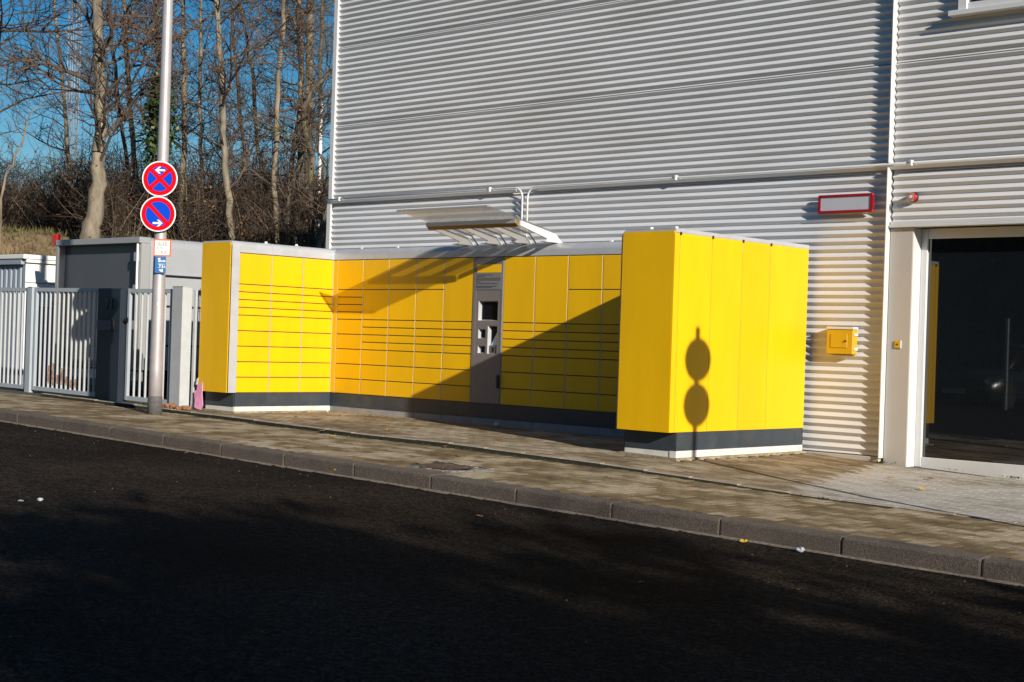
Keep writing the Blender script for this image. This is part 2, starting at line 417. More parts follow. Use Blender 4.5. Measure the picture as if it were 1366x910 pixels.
fore = empty('forecourt', None, None); tag(fore, 'paved forecourt in front of the lockers and the glass door', kind='structure')

# kerb
kerb = empty('kerb', None, None); tag(kerb, 'row of grey concrete kerb stones along the road', kind='structure')
KJ0 = -4.26
def kerb_stone_bm(i):
    rr = random.Random(i * 3 + 1)
    L = 0.992
    prof = [(0.0, -0.30), (0.002, -0.022), (0.006, -0.010), (0.012, -0.004), (0.022, 0.0), (0.15, 0.002), (0.15, -0.30)]
    b = MB()
    xs = [0, 0.012, 0.2, 0.4, 0.6, 0.8, L - 0.012, L]
    vs = []
    for k, x in enumerate(xs):
        ins = 0.003 if k in (0, len(xs) - 1) else 0
        for (y, z) in prof:
            j = rr.uniform(-0.002, 0.002) if 0 < y < 0.1 else 0
            vs.append((x, y + ins * (1 if y < 0.07 else 0), z - ins * (1 if z > -0.2 else 0) + j))
    n = len(prof)
    fs = [(i2 * n + a, i2 * n + a + 1, (i2 + 1) * n + a + 1, (i2 + 1) * n + a) for i2 in range(len(xs) - 1) for a in range(n - 1)]
    fs.append(tuple(range(n))[::-1]); fs.append(tuple(range((len(xs) - 1) * n, len(xs) * n)))
    b.add(vs, [f[::-1] for f in fs], 0, False)
    return b
kmesh = [kerb_stone_bm(i).mesh('kerb_stone', KERB) for i in range(4)]
for i in range(-24, 12):
    x = KJ0 + i * 1.003
    o = link('kerb_stone', kmesh[i % 4], kerb, (x, KY + random.uniform(-0.004, 0.004), zk(x) + random.uniform(-0.003, 0.003)))
    o.rotation_euler = (random.uniform(-0.012, 0.012), 0.0203 + random.uniform(-0.002, 0.002), random.uniform(-0.003, 0.003))
# gutter dirt line along the kerb foot
b = MB()
for i in range(160):
    x = -24 + i * 0.2
    w0 = random.uniform(0.02, 0.07); w1 = random.uniform(0.02, 0.07)
    z0 = zk(x) - 0.131; z1 = zk(x + 0.2) - 0.131
    b.add([(x, KY - w0, z0 + 0.001), (x + 0.2, KY - w1, z1 + 0.001), (x + 0.2, KY + 0.004, z1 + 0.012), (x, KY + 0.004, z0 + 0.012)], [(0, 1, 2, 3)], 0, True)
GRIT = mat('gutter_grit', (0.17, 0.14, 0.105), 0.95, var=0.5, vscale=30)
tag(b.build('gutter_grit', GRIT), 'thin band of grit along the foot of the kerb', kind='stuff')

# paving stones: bone-shaped blocks on the footway, oblong blocks on the forecourt
def inside_gully(x, y): return abs(x - GX) < 0.34 and abs(y - GY) < 0.30
GX, GY = -9.68, 9.56
def stone_mesh(poly, name, m, h=0.05, c=0.0014):
    b = MB(); n = len(poly)
    cx = sum(p[0] for p in poly) / n; cy = sum(p[1] for p in poly) / n
    ins = [(p[0] + (cx - p[0]) * c / 0.10, p[1] + (cy - p[1]) * c / 0.10) for p in poly]
    vs = [(p[0], p[1], -h) for p in poly] + [(p[0], p[1], -c) for p in poly] + [(p[0], p[1], 0) for p in ins]
    fs = [(i, (i + 1) % n, n + (i + 1) % n, n + i) for i in range(n)] + [(n + i, n + (i + 1) % n, 2 * n + (i + 1) % n, 2 * n + i) for i in range(n)]
    fs.append(tuple(range(2 * n, 3 * n)))
    b.add(vs, fs[:n], 1, False); b.f += [tuple(f) for f in fs[n:]]; b.m += [0] * (n + 1); b.sm += [False] * (n + 1)
    return b
# double-T block: 0.20 x 0.163, waist
bone = [(-0.0978, -0.0785), (-0.060, -0.0785), (-0.036, -0.056), (0.036, -0.056), (0.060, -0.0785), (0.0978, -0.0785),
        (0.0978, 0.0785), (0.060, 0.0785), (0.036, 0.056), (-0.036, 0.056), (-0.060, 0.0785), (-0.0978, 0.0785)]
rect = [(-0.098, -0.048), (0.098, -0.048), (0.098, 0.048), (-0.098, 0.048)]
def scatter(cells, poly, name, m, parent, nparts):
    me = stone_mesh(poly, name, m).mesh(name, [m, JOINT])
    cells.sort(key=lambda c: c[0] ** 2 + c[1] ** 2)
    rest = MB(); proto = stone_mesh(poly, name, m)
    for k, (x, y, z, rx, ry) in enumerate(cells):
        z += random.uniform(-0.0009, 0.0009); rx += random.uniform(-0.003, 0.003); ry += random.uniform(-0.003, 0.003)
        if k < nparts:
            o = link(name, me, parent, (x, y, z)); o.rotation_euler = (rx, ry, random.uniform(-0.01, 0.01))
        else:
            M = Matrix.Translation((x, y, z)) @ Matrix.Rotation(rx, 4, 'X') @ Matrix.Rotation(ry, 4, 'Y')
            rest.add([M @ Vector(v) for v in proto.v], proto.f, 0); rest.m[-len(proto.m):] = proto.m
    if rest.v:
        tag(rest.build(name, [m, JOINT], parent), kind='stuff')
cells = []
row = 0; y = KY + 0.155 + 0.08
while y < 11.7:
    x = -26.0 + (0.1 if row % 2 else 0)
    while x < 0.5:
        if y + 0.085 < ych(x) - 0.006 and not inside_gully(x, y):
            dz = (zg(x, y + .05) - zg(x, y - .05)) / .1
            cells.append((x, y, zg(x, y), math.atan(dz), 0.0203))
        x += 0.2
    row += 1; y += 0.1355
vis = lambda c: -0.40 > c[0] / c[1] > -2.2
cells = [c for c in cells if vis(c)]
scatter(cells, bone, 'paving_block', PAVE, foot, 300)
cA = []; cB = []
row = 0; y = 0.0
def built(x, y): return (y > 13.80 and -16.4 < x < -9.0) or (-9.72 < x < -9.0 and y > 12.03) or (-17.07 < x < -16.4 and y > 12.1) or y > 14.76 or (y > 14.5 and x < -6.9) or x < -19.0 and y > 11.8
for row in range(46):
    x = -20.0 + (0.1 if row % 2 else 0)
    while x < 0.0:
        y = ych(x) + 0.15 + row * 0.1
        if not built(x, y) and y < 14.75 and vis((x, y)):
            dzy = (zg(x, y + .05) - zg(x, y - .05)) / .1; dzx = (zg(x + .05, y) - zg(x - .05, y)) / .1
            c = (x, y, zg(x, y) + 0.002, math.atan(dzy), -math.atan(dzx))
            # the pale grey part lies right of a diagonal from the door post to the edging
            (cB if x > lerp(-8.05, -7.1, (14.5 - y) / 3.4) else cA).append(c)
        x += 0.2
scatter(cA, rect, 'paving_block', PAVE2, fore, 150)
scatter(cB, rect, 'pale_paving_block', PAVE3, fore, 150)
# edging stones, front face a little above the footway
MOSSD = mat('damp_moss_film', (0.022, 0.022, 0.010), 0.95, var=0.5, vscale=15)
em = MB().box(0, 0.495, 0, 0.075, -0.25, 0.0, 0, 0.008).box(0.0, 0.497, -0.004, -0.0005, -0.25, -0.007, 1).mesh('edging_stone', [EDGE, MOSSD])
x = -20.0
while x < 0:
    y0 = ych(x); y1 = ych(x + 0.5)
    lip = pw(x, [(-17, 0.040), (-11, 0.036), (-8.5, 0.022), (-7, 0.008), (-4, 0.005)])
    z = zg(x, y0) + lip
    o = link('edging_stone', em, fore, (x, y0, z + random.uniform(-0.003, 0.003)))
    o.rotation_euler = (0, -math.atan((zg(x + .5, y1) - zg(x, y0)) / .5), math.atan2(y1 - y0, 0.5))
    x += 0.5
# mossy groove in front of the edging
b = MB()
for i in range(150):
    x = random.uniform(-17.5, -6.5); s = random.uniform(0.01, 0.028); y = ych(x) - random.uniform(0.0, 0.03)
    z = zg(x, y) - 0.006
    b.add([(x - s, y, z), (x + s * 1.5, y - s * .4, z), (x + s, y + s * .5, z), (x, y, z + s * .55)], [(0, 1, 3), (1, 2, 3), (2, 0, 3)], 0)
tag(b.build('moss', MOSS), 'dark green moss in the groove along the edging', kind='stuff')

# grit and small stones lying on the road
b = MB(); rr = random.Random(61)
for k in range(150):
    x = rr.uniform(-18, -1.2); y = KY - 0.02 - abs(rr.gauss(0, 1.0)) if rr.random() < .55 else rr.uniform(3.0, 8.9); s = rr.uniform(0.003, 0.008)
    z = zk(x) - 0.135 + 0.018 * max(0, min(6, KY - y)); a = rr.uniform(0, 6)
    b.add([(x + s * cos(a), y + s * sin(a), z), (x + s * cos(a + 2.1), y + s * sin(a + 2.1), z), (x + s * cos(a + 4.2), y + s * sin(a + 4.2), z), (x, y, z + s * 1.1)], [(0, 1, 3), (1, 2, 3), (2, 0, 3)])
STONE = mat('pale_grit', (0.13, 0.115, 0.095), 0.9, var=0.5, vscale=40)
tag(b.build('road_grit', STONE), 'loose pale grit scattered on the road', kind='stuff')
# gully cover
g = empty('drain_cover', 'round rusty drain cover in a square of grey setts on the footway', 'drain cover', loc=(GX, GY, zg(GX, GY) - 0.004))
b = MB()
circ = [(0.205 * cos(2 * pi * k / 32), 0.205 * sin(2 * pi * k / 32)) for k in range(32)]
b.prism(circ, 'z', -0.03, 0.004, 0)
for k in range(-3, 4):
    w = math.sqrt(max(0.0, 0.18 ** 2 - (k * 0.05) ** 2)); b.box(-w, w, k * .05 - .012, k * .05 + .012, 0.004, 0.009, 0, 0.002)
b.build('lid', IRON, g)
ring = MB()
for k in range(32):
    a0 = 2 * pi * k / 32; a1 = 2 * pi * (k + 1) / 32
    ring.add([(0.21 * cos(a0), 0.21 * sin(a0), 0.006), (0.21 * cos(a1), 0.21 * sin(a1), 0.006), (0.245 * cos(a1), 0.245 * sin(a1), 0.006), (0.245 * cos(a0), 0.245 * sin(a0), 0.006)], [(0, 3, 2, 1)], 0)
ring.build('rim', IRON, g)
sm = MB().box(-0.045, 0.045, -0.045, 0.045, -0.05, 0.0, 0, 0.008).mesh('sett', COBBLE)
for i in range(7):
    for j in range(6):
        x = -0.3 + i * 0.1; y = -0.25 + j * 0.1
        if math.hypot(x, y) > 0.215: link('sett', sm, g, (x, y, random.uniform(-0.004, 0.004)))

# ------------------------------------------------------------------ terrain behind
def terrain_z(x, y):
    d = x * R2.x + y * R2.y                      # distance from the street corner
    s = min(1, max(0, (d - 33) / 9.0)); s = s * s * (3 - 2 * s)
    z = -1.25 + s * 3.6 + max(0, d - 42) * 0.02
    z += 0.25 * sin(x * 0.31 + 1) * cos(y * 0.27) * s + 0.12 * sin(x * 1.1) * sin(y * 0.9 + 2) * s
    if x > -24: z = lerp(z, -1.3, min(1, (x + 24) / 8.0))
    return z
b = MB(); xs = [-160 + i * 3 for i in range(20)] + [-100 + i * 1.25 for i in range(72)] + [-10, -5, 20, 120]; ys = [14.9, 16, 18] + [20 + i * 1.25 for i in range(56)] + [95, 110, 140, 220]
vs = [(x, y, terrain_z(x, y)) for y in ys for x in xs]; n = len(xs)
b.add(vs, [(j * n + i, j * n + i + 1, (j + 1) * n + i + 1, (j + 1) * n + i) for j in range(len(ys) - 1) for i in range(n - 1)], 0, True)
tag(b.build('hillside', HILL), 'brown leaf-littered slope rising behind the yard', kind='structure')
b = MB(); b.add([(-45, 11.9, -1.28), (-17.2, 11.9, -1.28), (-17.2, 15.2, -1.26), (-45, 15.2, -1.26)], [(0, 1, 2, 3)])
tag(b.build('yard', YARD), 'gravel yard behind the gate', kind='structure')
b = MB(); b.add([(-400, -400, -4), (400, -400, -4), (400, 400, -4), (-400, 400, -4)], [(0, 1, 2, 3)])
FIELD = mat('dark_scrub_ground', (0.055, 0.05, 0.03), 0.95, var=0.4, vscale=0.3)
tag(b.build('ground', FIELD), 'far ground', kind='structure')

# ------------------------------------------------------------------ warehouse
WY = 14.55
PITCH = 0.0838
AMP = 0.021
bld = empty('warehouse', 'large warehouse clad in silver horizontally ribbed metal sheets', 'building', loc=(0, 0, 0))
def wavy(x0, x1, z0, z1, lap=True):
    b = MB(); n = 16
    ks = int(round((z1 - z0) / PITCH * n))
    prof = []
    for k in range(ks + 1):
        z = z0 + (z1 - z0) * k / ks
        ph = ((z - z0) / PITCH + 0.29) % 1.0          # long upper flank, shorter undercut lower flank, rounded crest and valley
        q = 0.58
        tri = lambda p: (1 - 2 * p / q) if p < q else (-1 + 2 * (p - q) / (1 - q))
        w = sum(tri((ph + e) % 1.0) for e in (-0.035, 0.0, 0.035)) / 3
        prof.append((WY - AMP * w, z))
    if lap:                                   # lower lip of the sheet stands proud of the sheet below
        prof = [(WY + 0.022, z0 - 0.003)] + prof
    m = len(prof)
    xs = [x0, (x0 + x1) / 2, x1]
    vs = [(x, p[0], p[1]) for x in xs for p in prof]
    fs = [(i * m + a, (i + 1) * m + a, (i + 1) * m + a + 1, i * m + a + 1) for i in range(2) for a in range(m - 1)]
    return b.add(vs, fs, 0, True)
XL, XS = -17.36, -8.075
bounds = [-1.10, 1.958, 3.131, 4.304, 5.477, 6.65, 8.2]
for i in range(len(bounds) - 1):
    z0, z1 = bounds[i], bounds[i + 1] - 0.011
    wavy(XL + 0.03, XS - 0.045, z0, z1, i > 0).build('cladding_sheet', CLAD, bld)
boundsR = [1.42, 1.958, 3.131, 4.304, 5.477, 6.65, 8.2]
for i in range(len(boundsR) - 1):
    wavy(XS + 0.02, 2.0, boundsR[i], boundsR[i + 1] - 0.011, i > 0).build('cladding_sheet', CLAD, bld)
b = MB(); b.box(XL + .02, -8.09, WY + 0.05, 27, -1.3, 8.15); b.box(-8.0895, 2.0, WY + 0.051, 27, 1.43, 8.149); b.box(-8.0895, 2.0, 16.5, 26.9, -1.4, 1.429); b.build('core_wall', CLAD, bld)
MB().box(XL - 0.02, 2.0, WY - 0.06, 27, 8.2, 8.3).build('roof_edge', TRIM, bld)
# corner and joint profiles
b = MB(); b.box(XL - 0.055, XL + 0.035, WY - 0.035, WY + 0.3, 2.045, 8.2, 0, 0.006); b.build('corner_trim', TRIM, bld)
b = MB(); b.box(XL - 0.080, XL + 0.012, WY - 0.035, WY + 0.3, -1.12, 2.02, 0, 0.006); b.build('corner_trim', TRIM, bld)
b = MB(); b.box(XS - 0.008, XS + 0.008, WY - 0.085, WY + 0.03, 2.05, 8.2, 0, 0.003); b.box(XS - 0.05, XS - 0.0085, WY - 0.0, WY + 0.03, 2.05, 8.2); b.build('joint_trim', TRIM, bld)
b = MB(); b.box(XS - 0.016, XS + 0.000, WY - 0.085, WY + 0.03, -1.12, 2.0, 0, 0.003); b.build('joint_trim', TRIM, bld)
# foot profile under the ribbed sheets
b = MB(); b.box(-9.3, XS - 0.03, WY - 0.045, WY + 0.04, -1.165, -1.112, 0, 0.004); b.build('foot_profile', JAMB, bld)
# header profile over the door
b = MB(); b.box(XS + 0.012, 2.0, WY - 0.05, WY + 0.05, 1.355, 1.385, 0, 0.004); b.box(XS + 0.014, 2.0, WY - 0.03, WY + 0.05, 1.387, 1.425, 0, 0.004); b.build('door_header', TRIM, bld)
# sheet screws
b = MB()
def screw(x, z, y=WY - AMP):
    b.tube([(x, y + 0.002, z), (x, y - 0.008, z)], 0.010, 6, 0, False)
for k, uu in enumerate((585.5, 709, 831, 965)):
    x = ony(uu, 120, WY).x
    for i in range(6):
        z0, z1 = bounds[i], bounds[i + 1]
        nz = int((z1 - z0) / PITCH)
        for r in range(0, nz, 3): screw(x, z0 + (r + 0.75) * PITCH, WY + AMP - 0.004)
for i in range(6):
    z0, z1 = bounds[i], bounds[i + 1]
    for r in range(0, int((z1 - z0) / PITCH), 2): screw(XS - 0.10, z0 + (r + 0.75) * PITCH, WY + AMP - 0.004)
tag(b.build('sheet_screw', BLACK, bld), kind='stuff')
# door column, reveal and glazed door
DY = 14.72
XC0, XC1 = XS + 0.006, -7.80
b = MB(); b.box(XC0, XC1, WY - 0.006, WY + 0.24, -1.20, 1.353, 0, 0.004); b.build('door_post', JAMB, bld)
MB().box(XC1 + 0.0005, XC1 + 0.004, WY - 0.004, DY, -1.195, 1.351).build('door_reveal', TRIM, bld)
dr = empty('glass_door', None, None); dr.parent = bld
b = MB()
XD0 = XC1 + 0.004; XD1 = -3.2
b.box(XD0, XD0 + 0.075, DY, DY + 0.08, -1.195, 1.352, 0, 0.004)
b.box(XD0 + 0.077, XD1, DY + 0.002, DY + 0.08, 1.245, 1.352, 0, 0.004)
b.box(XD0 + 0.077, XD1, DY + 0.002, DY + 0.08, -1.27, -1.088, 0, 0.004)
b.box(XD1 - 0.08, XD1, DY - 0.001, DY + 0.081, -1.087, 1.243, 0, 0.004)
b.build('door_frame', DOORALU, dr)
MB().box(XD0 + 0.07, XD1 - 0.07, DY + 0.03, DY + 0.045, -1.095, 1.25).build('glass_pane', DOORGLASS, dr)
b = MB(); b.box(XD1, 2.0, WY + 0.03, DY + 0.2, -1.5, 1.35); b.build('door_post', JAMB, bld)
# upper window at the right edge of the picture
wv = empty('window', None, None); wv.parent = bld
wx0 = -7.33; wx1 = -5.6; wz0 = 3.56; wz1 = 5.0
b = MB()
b.box(wx0, wx0 + 0.10, WY - 0.09, WY + 0.06, wz0 + 0.03, wz1, 0, 0.004); b.box(wx1 - 0.1, wx1, WY - 0.09, WY + 0.06, wz0 + 0.03, wz1, 0, 0.004)
b.box(wx0 + .102, wx1 - .102, WY - 0.09, WY + 0.06, wz1 - 0.09, wz1, 0, 0.004); b.box(wx0 + .102, wx1 - .102, WY - 0.07, WY + 0.06, wz0 + 0.03, wz0 + 0.10, 0, 0.004)
b.build('window_frame', TRIM, wv)
MB().box(wx0 - 0.09, wx1 + 0.09, WY - 0.13, WY + 0.05, wz0 - 0.03, wz0 + 0.025, 0, 0.004).build('window_sill', TRIM, wv)
MB().box(wx0 + 0.09, wx1 - 0.09, WY - 0.04, WY - 0.03, wz0 + 0.09, wz1 - 0.08).build('window_pane', DOORGLASS, wv)

# conduit along the wall with two bends going down
cd = empty('conduit', 'white conduit along the ribbed wall, its two ends bent down above the canopy', 'conduit')
CZ = 2.035; CYY = WY - AMP - 0.045; r = 0.013
def bend(xa, xb, zb):
    sgn = 1 if xb > xa else -1; q = 0.14
    pts = [(xa, CYY, CZ)]
    for k in range(9):
        t = k / 8 * pi / 2
        pts.append((xb - sgn * q + sgn * q * sin(t), CYY, CZ - q + q * cos(t)))
    pts.append((xb, CYY, zb)); return pts
xb1 = ony(696.0, 290, CYY).x; xb2 = ony(703.0, 290, CYY).x
MB().tube(bend(XL - 0.05, xb1, 1.0), r, 10).build('pipe', TRIM, cd)
MB().tube(bend(2.0, xb2, 1.0), r, 10).build('pipe', TRIM, cd)
cm = MB().box(-0.03, 0.03, CYY - WY + 0.024, -AMP + 0.012, -0.02, 0.004, 0).box(-0.012, 0.012, CYY - WY - 0.030, CYY - WY + 0.02, -0.032, 0.030, 0, 0.003).mesh('pipe_clip', TRIM)
x = XL + 0.25
while x < 0:
    if abs(x - xb1) > 0.25: link('pipe_clip', cm, cd, (x, WY, CZ))
    x += 3.1
# flat cover strip under the pipe
b = MB(); dp = [(WY - AMP - 0.050, CZ - 0.017), (WY - AMP - 0.001, CZ - 0.010), (WY - AMP - 0.001, CZ - 0.055), (WY - AMP - 0.003, CZ - 0.055), (WY - AMP - 0.050, CZ - 0.020)]
b.prism(dp, 'x', XL, xb1 - 0.15); b.prism(dp, 'x', xb2 + 0.15, 2.0); b.build('drip_rail', TRIM, cd, fix=True)

# red framed blank sign
p0 = ony(1092.5, 260.5, WY - 0.07); p1 = ony(1164.5, 285.5, WY - 0.07)
sg = empty('wall_sign', 'blank grey sign in a red frame on the ribbed wall', 'sign', loc=(0, 0, 0))
x0, x1, z1, z0 = p0.x, p1.x, 1.735, 1.530
b = MB(); t = 0.030
b.box(x0, x1, WY - 0.085, WY - 0.045, z1 - t, z1, 0, 0.004); b.box(x0, x1, WY - 0.085, WY - 0.045, z0, z0 + t, 0, 0.004)
b.box(x0, x0 + t, WY - 0.084, WY - 0.046, z0 + t + .001, z1 - t - .001, 0); b.box(x1 - t, x1, WY - 0.084, WY - 0.046, z0 + t + .001, z1 - t - .001, 0)
b.build('sign_frame', REDP, sg)
MB().box(x0 + t - .003, x1 - t + .003, WY - 0.075, WY - 0.05, z0 + t - .003, z1 - t + .003).build('sign_panel', SIGNGREY, sg)
b = MB(); b.box(x0 + .1, x0 + .14, WY - 0.046, WY - 0.005, z0 + .05, z1 - .05); b.box(x1 - .14, x1 - .1, WY - 0.046, WY - 0.005, z0 + .05, z1 - .05); b.build('bracket', TRIM, sg)

# yellow cabinet on the wall
yb = empty('meter_cabinet', 'small mustard yellow cabinet with a square lid on the ribbed wall', 'cabinet')
p0 = ony(1103, 437, WY - 0.115); p1 = ony(1137, 473, WY - 0.115); x0, x1 = p0.x, p1.x; z1, z0 = p0.z, p1.z
MB().box(x0, x1, WY - 0.115, WY - AMP + 0.005, z0, z1 - 0.02, 0, 0.006).build('body', YBOX, yb)
MB().box(x0 - 0.004, x1 + 0.012, WY - 0.125, WY - AMP + 0.005, z1 - 0.019, z1 + 0.012, 0, 0.006).build('top_flap', TRIM, yb)
w = x1 - x0; h = z1 - z0
MB().box(x0 + w * .17, x0 + w * .80, WY - 0.123, WY - 0.1145, z0 + h * .24, z0 + h * .76, 0, 0.003).build('lid', YBOX, yb)
MB().tube([(x0 + w * .74, WY - .121, z0 + h * .5), (x0 + w * .74, WY - .135, z0 + h * .5)], 0.011, 10).build('lock', BLACK, yb)
for k in range(2):
    MB().box(x1 + 0.002, x1 + 0.012, WY - 0.10, WY - AMP, z0 + h * (.15 + .55 * k), z0 + h * (.25 + .55 * k), 0, 0.002).build('hinge', TRIM, yb)

# alarm beacon
bc = empty('alarm_beacon', 'small clear dome alarm beacon with a red base on the wall over the door', 'alarm beacon')
c = ony(1215, 263, WY - 0.07)
MB().tube([(c.x + .01, WY - AMP + 0.005, c.z), (c.x + .01, WY - 0.045, c.z)], 0.055, 16).build('base', BLACK, bc)
MB().tube([(c.x + .012, WY - 0.0445, c.z), (c.x + .012, WY - 0.075, c.z)], [0.050, 0.050], 16).build('red_ring', REDLENS, bc)
MB().tube([(c.x + .01, WY - 0.086, c.z), (c.x + .01, WY - 0.11, c.z), (c.x + .01, WY - 0.13, c.z), (c.x + .01, WY - 0.115, c.z)], [0.05, 0.047, 0.035, 0.012], 16).build('dome', LENSG, bc)
MB().tube([(c.x + .01, WY - 0.0855, c.z), (c.x + .01, WY - 0.118, c.z)], [0.02, 0.012], 10).build('bulb', WHITEP, bc)
# key switch plate on the door column
ks = empty('key_switch', 'small square brass-coloured key switch on the door column', 'switch')
c = ony(1197, 459.5, WY - 0.02)
MB().box(c.x - .033, c.x + .033, WY - 0.022, WY - 0.0065, c.z - .04, c.z + .04, 0, 0.003).build('plate', YBOX, ks)
MB().box(c.x + .034, c.x + .042, WY - 0.022, WY - 0.0065, c.z - .043, c.z + .043, 0, 0.002).build('plate_edge', TRIM, ks)
MB().tube([(c.x, WY - 0.021, c.z), (c.x, WY - 0.027, c.z)], 0.009, 10).build('lock', BLACK, ks)
# ------------------------------------------------------------------ parcel lockers
pk = empty('parcel_locker', 'U-shaped yellow parcel locker station with screen column and glass canopy against the ribbed wall', 'parcel locker')
ZB, ZT, ZTOP = -0.80, 1.075, 1.235
UNIT = (ZT - ZB) / 18
doorcache = {}
def door(parent, x0, x1, z0, z1):
    w = round(x1 - x0 - 0.016, 3); h = round(z1 - z0 - 0.011, 3)
    k = (w, h)
    if k not in doorcache:
        doorcache[k] = MB().box(0, w, -0.004, 0.03, 0, h, 0, 0.0035).mesh('locker_door', YELLOW)
    o = link('locker_door', doorcache[k], parent, (x0 + 0.008, random.uniform(-0.0008, 0.0008), z0 + 0.0055))
    o.rotation_euler = (random.uniform(-0.0012, 0.0012), 0, random.uniform(-0.002, 0.002))
A = [4, 1, 1, 1, 1, 2, 2, 2, 2, 2]
B_ = [4, 4, 1, 1, 1, 1, 2, 2, 2]
C_ = [8, 1, 1, 1, 1, 2, 2, 2]
def capprof(d):
    p = [(-0.004, ZT + 0.006), (-0.004, 1.150)]
    for k in range(1, 13):
        t = pi / 2 * k / 12; p.append((0.081 - 0.085 * cos(t), 1.150 + 0.085 * sin(t)))
    return p + [(d, ZTOP), (d, ZT + 0.006)]
def bank(loc, rz, length, depth, cols, ends, skip=None, back=0.0):
    bk = bpy.data.objects.new('locker_bank', None); COL.objects.link(bk); bk.parent = pk
    bk.location = loc; bk.rotation_euler = (0, 0, rz); bk.empty_display_size = 0.2
    b = MB(); gap = [c for c in cols if c[2] is None]
    if gap:
        b.box(0, gap[0][0] + .01, 0.004, depth, ZB + .002, ZT + 0.10); b.box(gap[0][1] - .01, length, 0.004, depth, ZB + .002, ZT + 0.10)
        b.box(gap[0][0] + .0101, gap[0][1] - .0101, 0.075, depth - .001, ZB + .003, ZT + 0.099)
    else: b.box(-back, length, 0.004, depth, ZB + .002, ZT + 0.10)
    b.build('carcass', CARCASS, bk)
    for (x0, x1, rows) in cols:
        if rows:
            z = ZT
            for r in rows:
                door(bk, x0, x1, z - r * UNIT, z); z -= r * UNIT
    xs = sorted(set([c[0] for c in cols] + [c[1] for c in cols]))
    b = MB()
    for x in xs: b.box(x - 0.0045, x + 0.0045, -0.0015, 0.006, ZB + .003, ZT)
    b.build('column_divider', SILVER, bk)
    # cap, one panel per column, and plinth pieces
    segs = ends['cap']
    for a, c in zip(segs, segs[1:]):
        MB().prism(capprof(depth), 'x', a + 0.0015, c - 0.0015, 0, False).build('cap_panel', SILVER, bk, fix=True)
        m = MB(); m.box(a + 0.001, c - 0.001, 0.010, depth, -0.985, ZB); m.build('plinth_panel', ANTHRA, bk)
        m = MB(); m.box(a + 0.002, c - 0.002, 0.016, depth, -1.15, -0.987, 0, 0.003); m.build('base_block', CONC_SHADE if gap else CONC_W, bk)
    return bk
# back bank
X0 = -16.40
colsx = [-16.304, -15.762, -15.228, -14.688, -14.152, -13.612, -13.08, -12.54, -11.998, -11.455, -10.915, -10.375, -9.835]
rows = [A, B_, B_, B_, C_, None, C_, C_, B_, B_, A, A]
cols = [(colsx[i] - X0, colsx[i + 1] - X0, rows[i]) for i in range(len(rows))]
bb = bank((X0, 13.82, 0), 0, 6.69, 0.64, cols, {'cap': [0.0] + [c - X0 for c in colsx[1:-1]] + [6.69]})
MB().box(0.003, 0.090, -0.004, 0.02, ZB + 0.004, ZT - 0.004, 0, 0.002).build('corner_strip', YELLOW, bb)
MB().box(6.57, 6.68, -0.004, 0.02, ZB + 0.004, ZT - 0.004, 0, 0.002).build('corner_strip', YELLOW, bb)
# left wing: faces +X
lc = [(0.126 + i * 0.545, 0.126 + (i + 1) * 0.545, A) for i in range(3)]
lw = bank((-16.40, 12.05, 0), pi / 2, 2.40, 0.67, lc, {'cap': [0.125, 0.671, 1.216, 1.775, 2.40]})
MB().box(1.766, 1.783, -0.004, 0.02, ZB + 0.004, ZT - 0.004, 0, 0.002).build('corner_strip', YELLOW, lw)
# right wing: faces -X
rc = [(0.06 + i * 0.545, 0.06 + (i + 1) * 0.545, A) for i in range(3)]
rw = bank((-9.705, 13.82, -0.053), -pi / 2, 1.82, 0.685, rc, {'cap': [-0.63, 0.0, 0.605, 1.15, 1.695]}, back=0.63)
MB().box(0.004, 0.052, -0.004, 0.02, ZB + 0.004, ZT - 0.004, 0, 0.002).build('corner_strip', YELLOW, rw)
def wing_end(bk, xin, xout, depth, backpanel):
    """silver end frame with a rounded upper corner and a yellow end sheet"""
    s = 1 if xout > xin else -1
    r = 0.075
    def outline(ins):
        p = [(-0.004 + ins, ZB), (-0.004 + ins, ZTOP - ins - (r - ins))]
        for k in range(1, 8):
            t = pi / 2 * k / 7; p.append((-0.004 + ins + (r - ins) * (1 - cos(t)), ZTOP - r + (r - ins) * sin(t)))
        p += [(depth - (0 if backpanel else 0.012), ZTOP - ins), (depth - (0 if backpanel else 0.012), ZB)]
        return p
    MB().prism(outline(0.0), 'x', min(xin, xout), max(xin, xout), 0, False).build('end_frame', SILVER, bk, fix=True)
    a, c = xout, xout + s * 0.012
    MB().prism(outline(0.024), 'x', min(a, c), max(a, c), 0, False).build('end_panel', YELLOW, bk, fix=True)
    m = MB(); a, c = sorted((xin - s * 0.3, xout - s * 0.115)); m.box(a, c, 0.03, depth - 0.012, -0.985, ZB - .002); m.build('plinth_panel', ANTHRA, bk)
    m = MB(); a, c = sorted((xin - s * 0.3, xout - s * 0.125)); m.box(a, c, 0.036, depth - 0.014, -1.16, -0.987, 0, 0.003); m.build('base_block', CONC_W, bk)
wing_end(lw, 0.1235, 0.0, 0.67, False)
wing_end(rw, 1.6965, 1.82, 0.685, False)
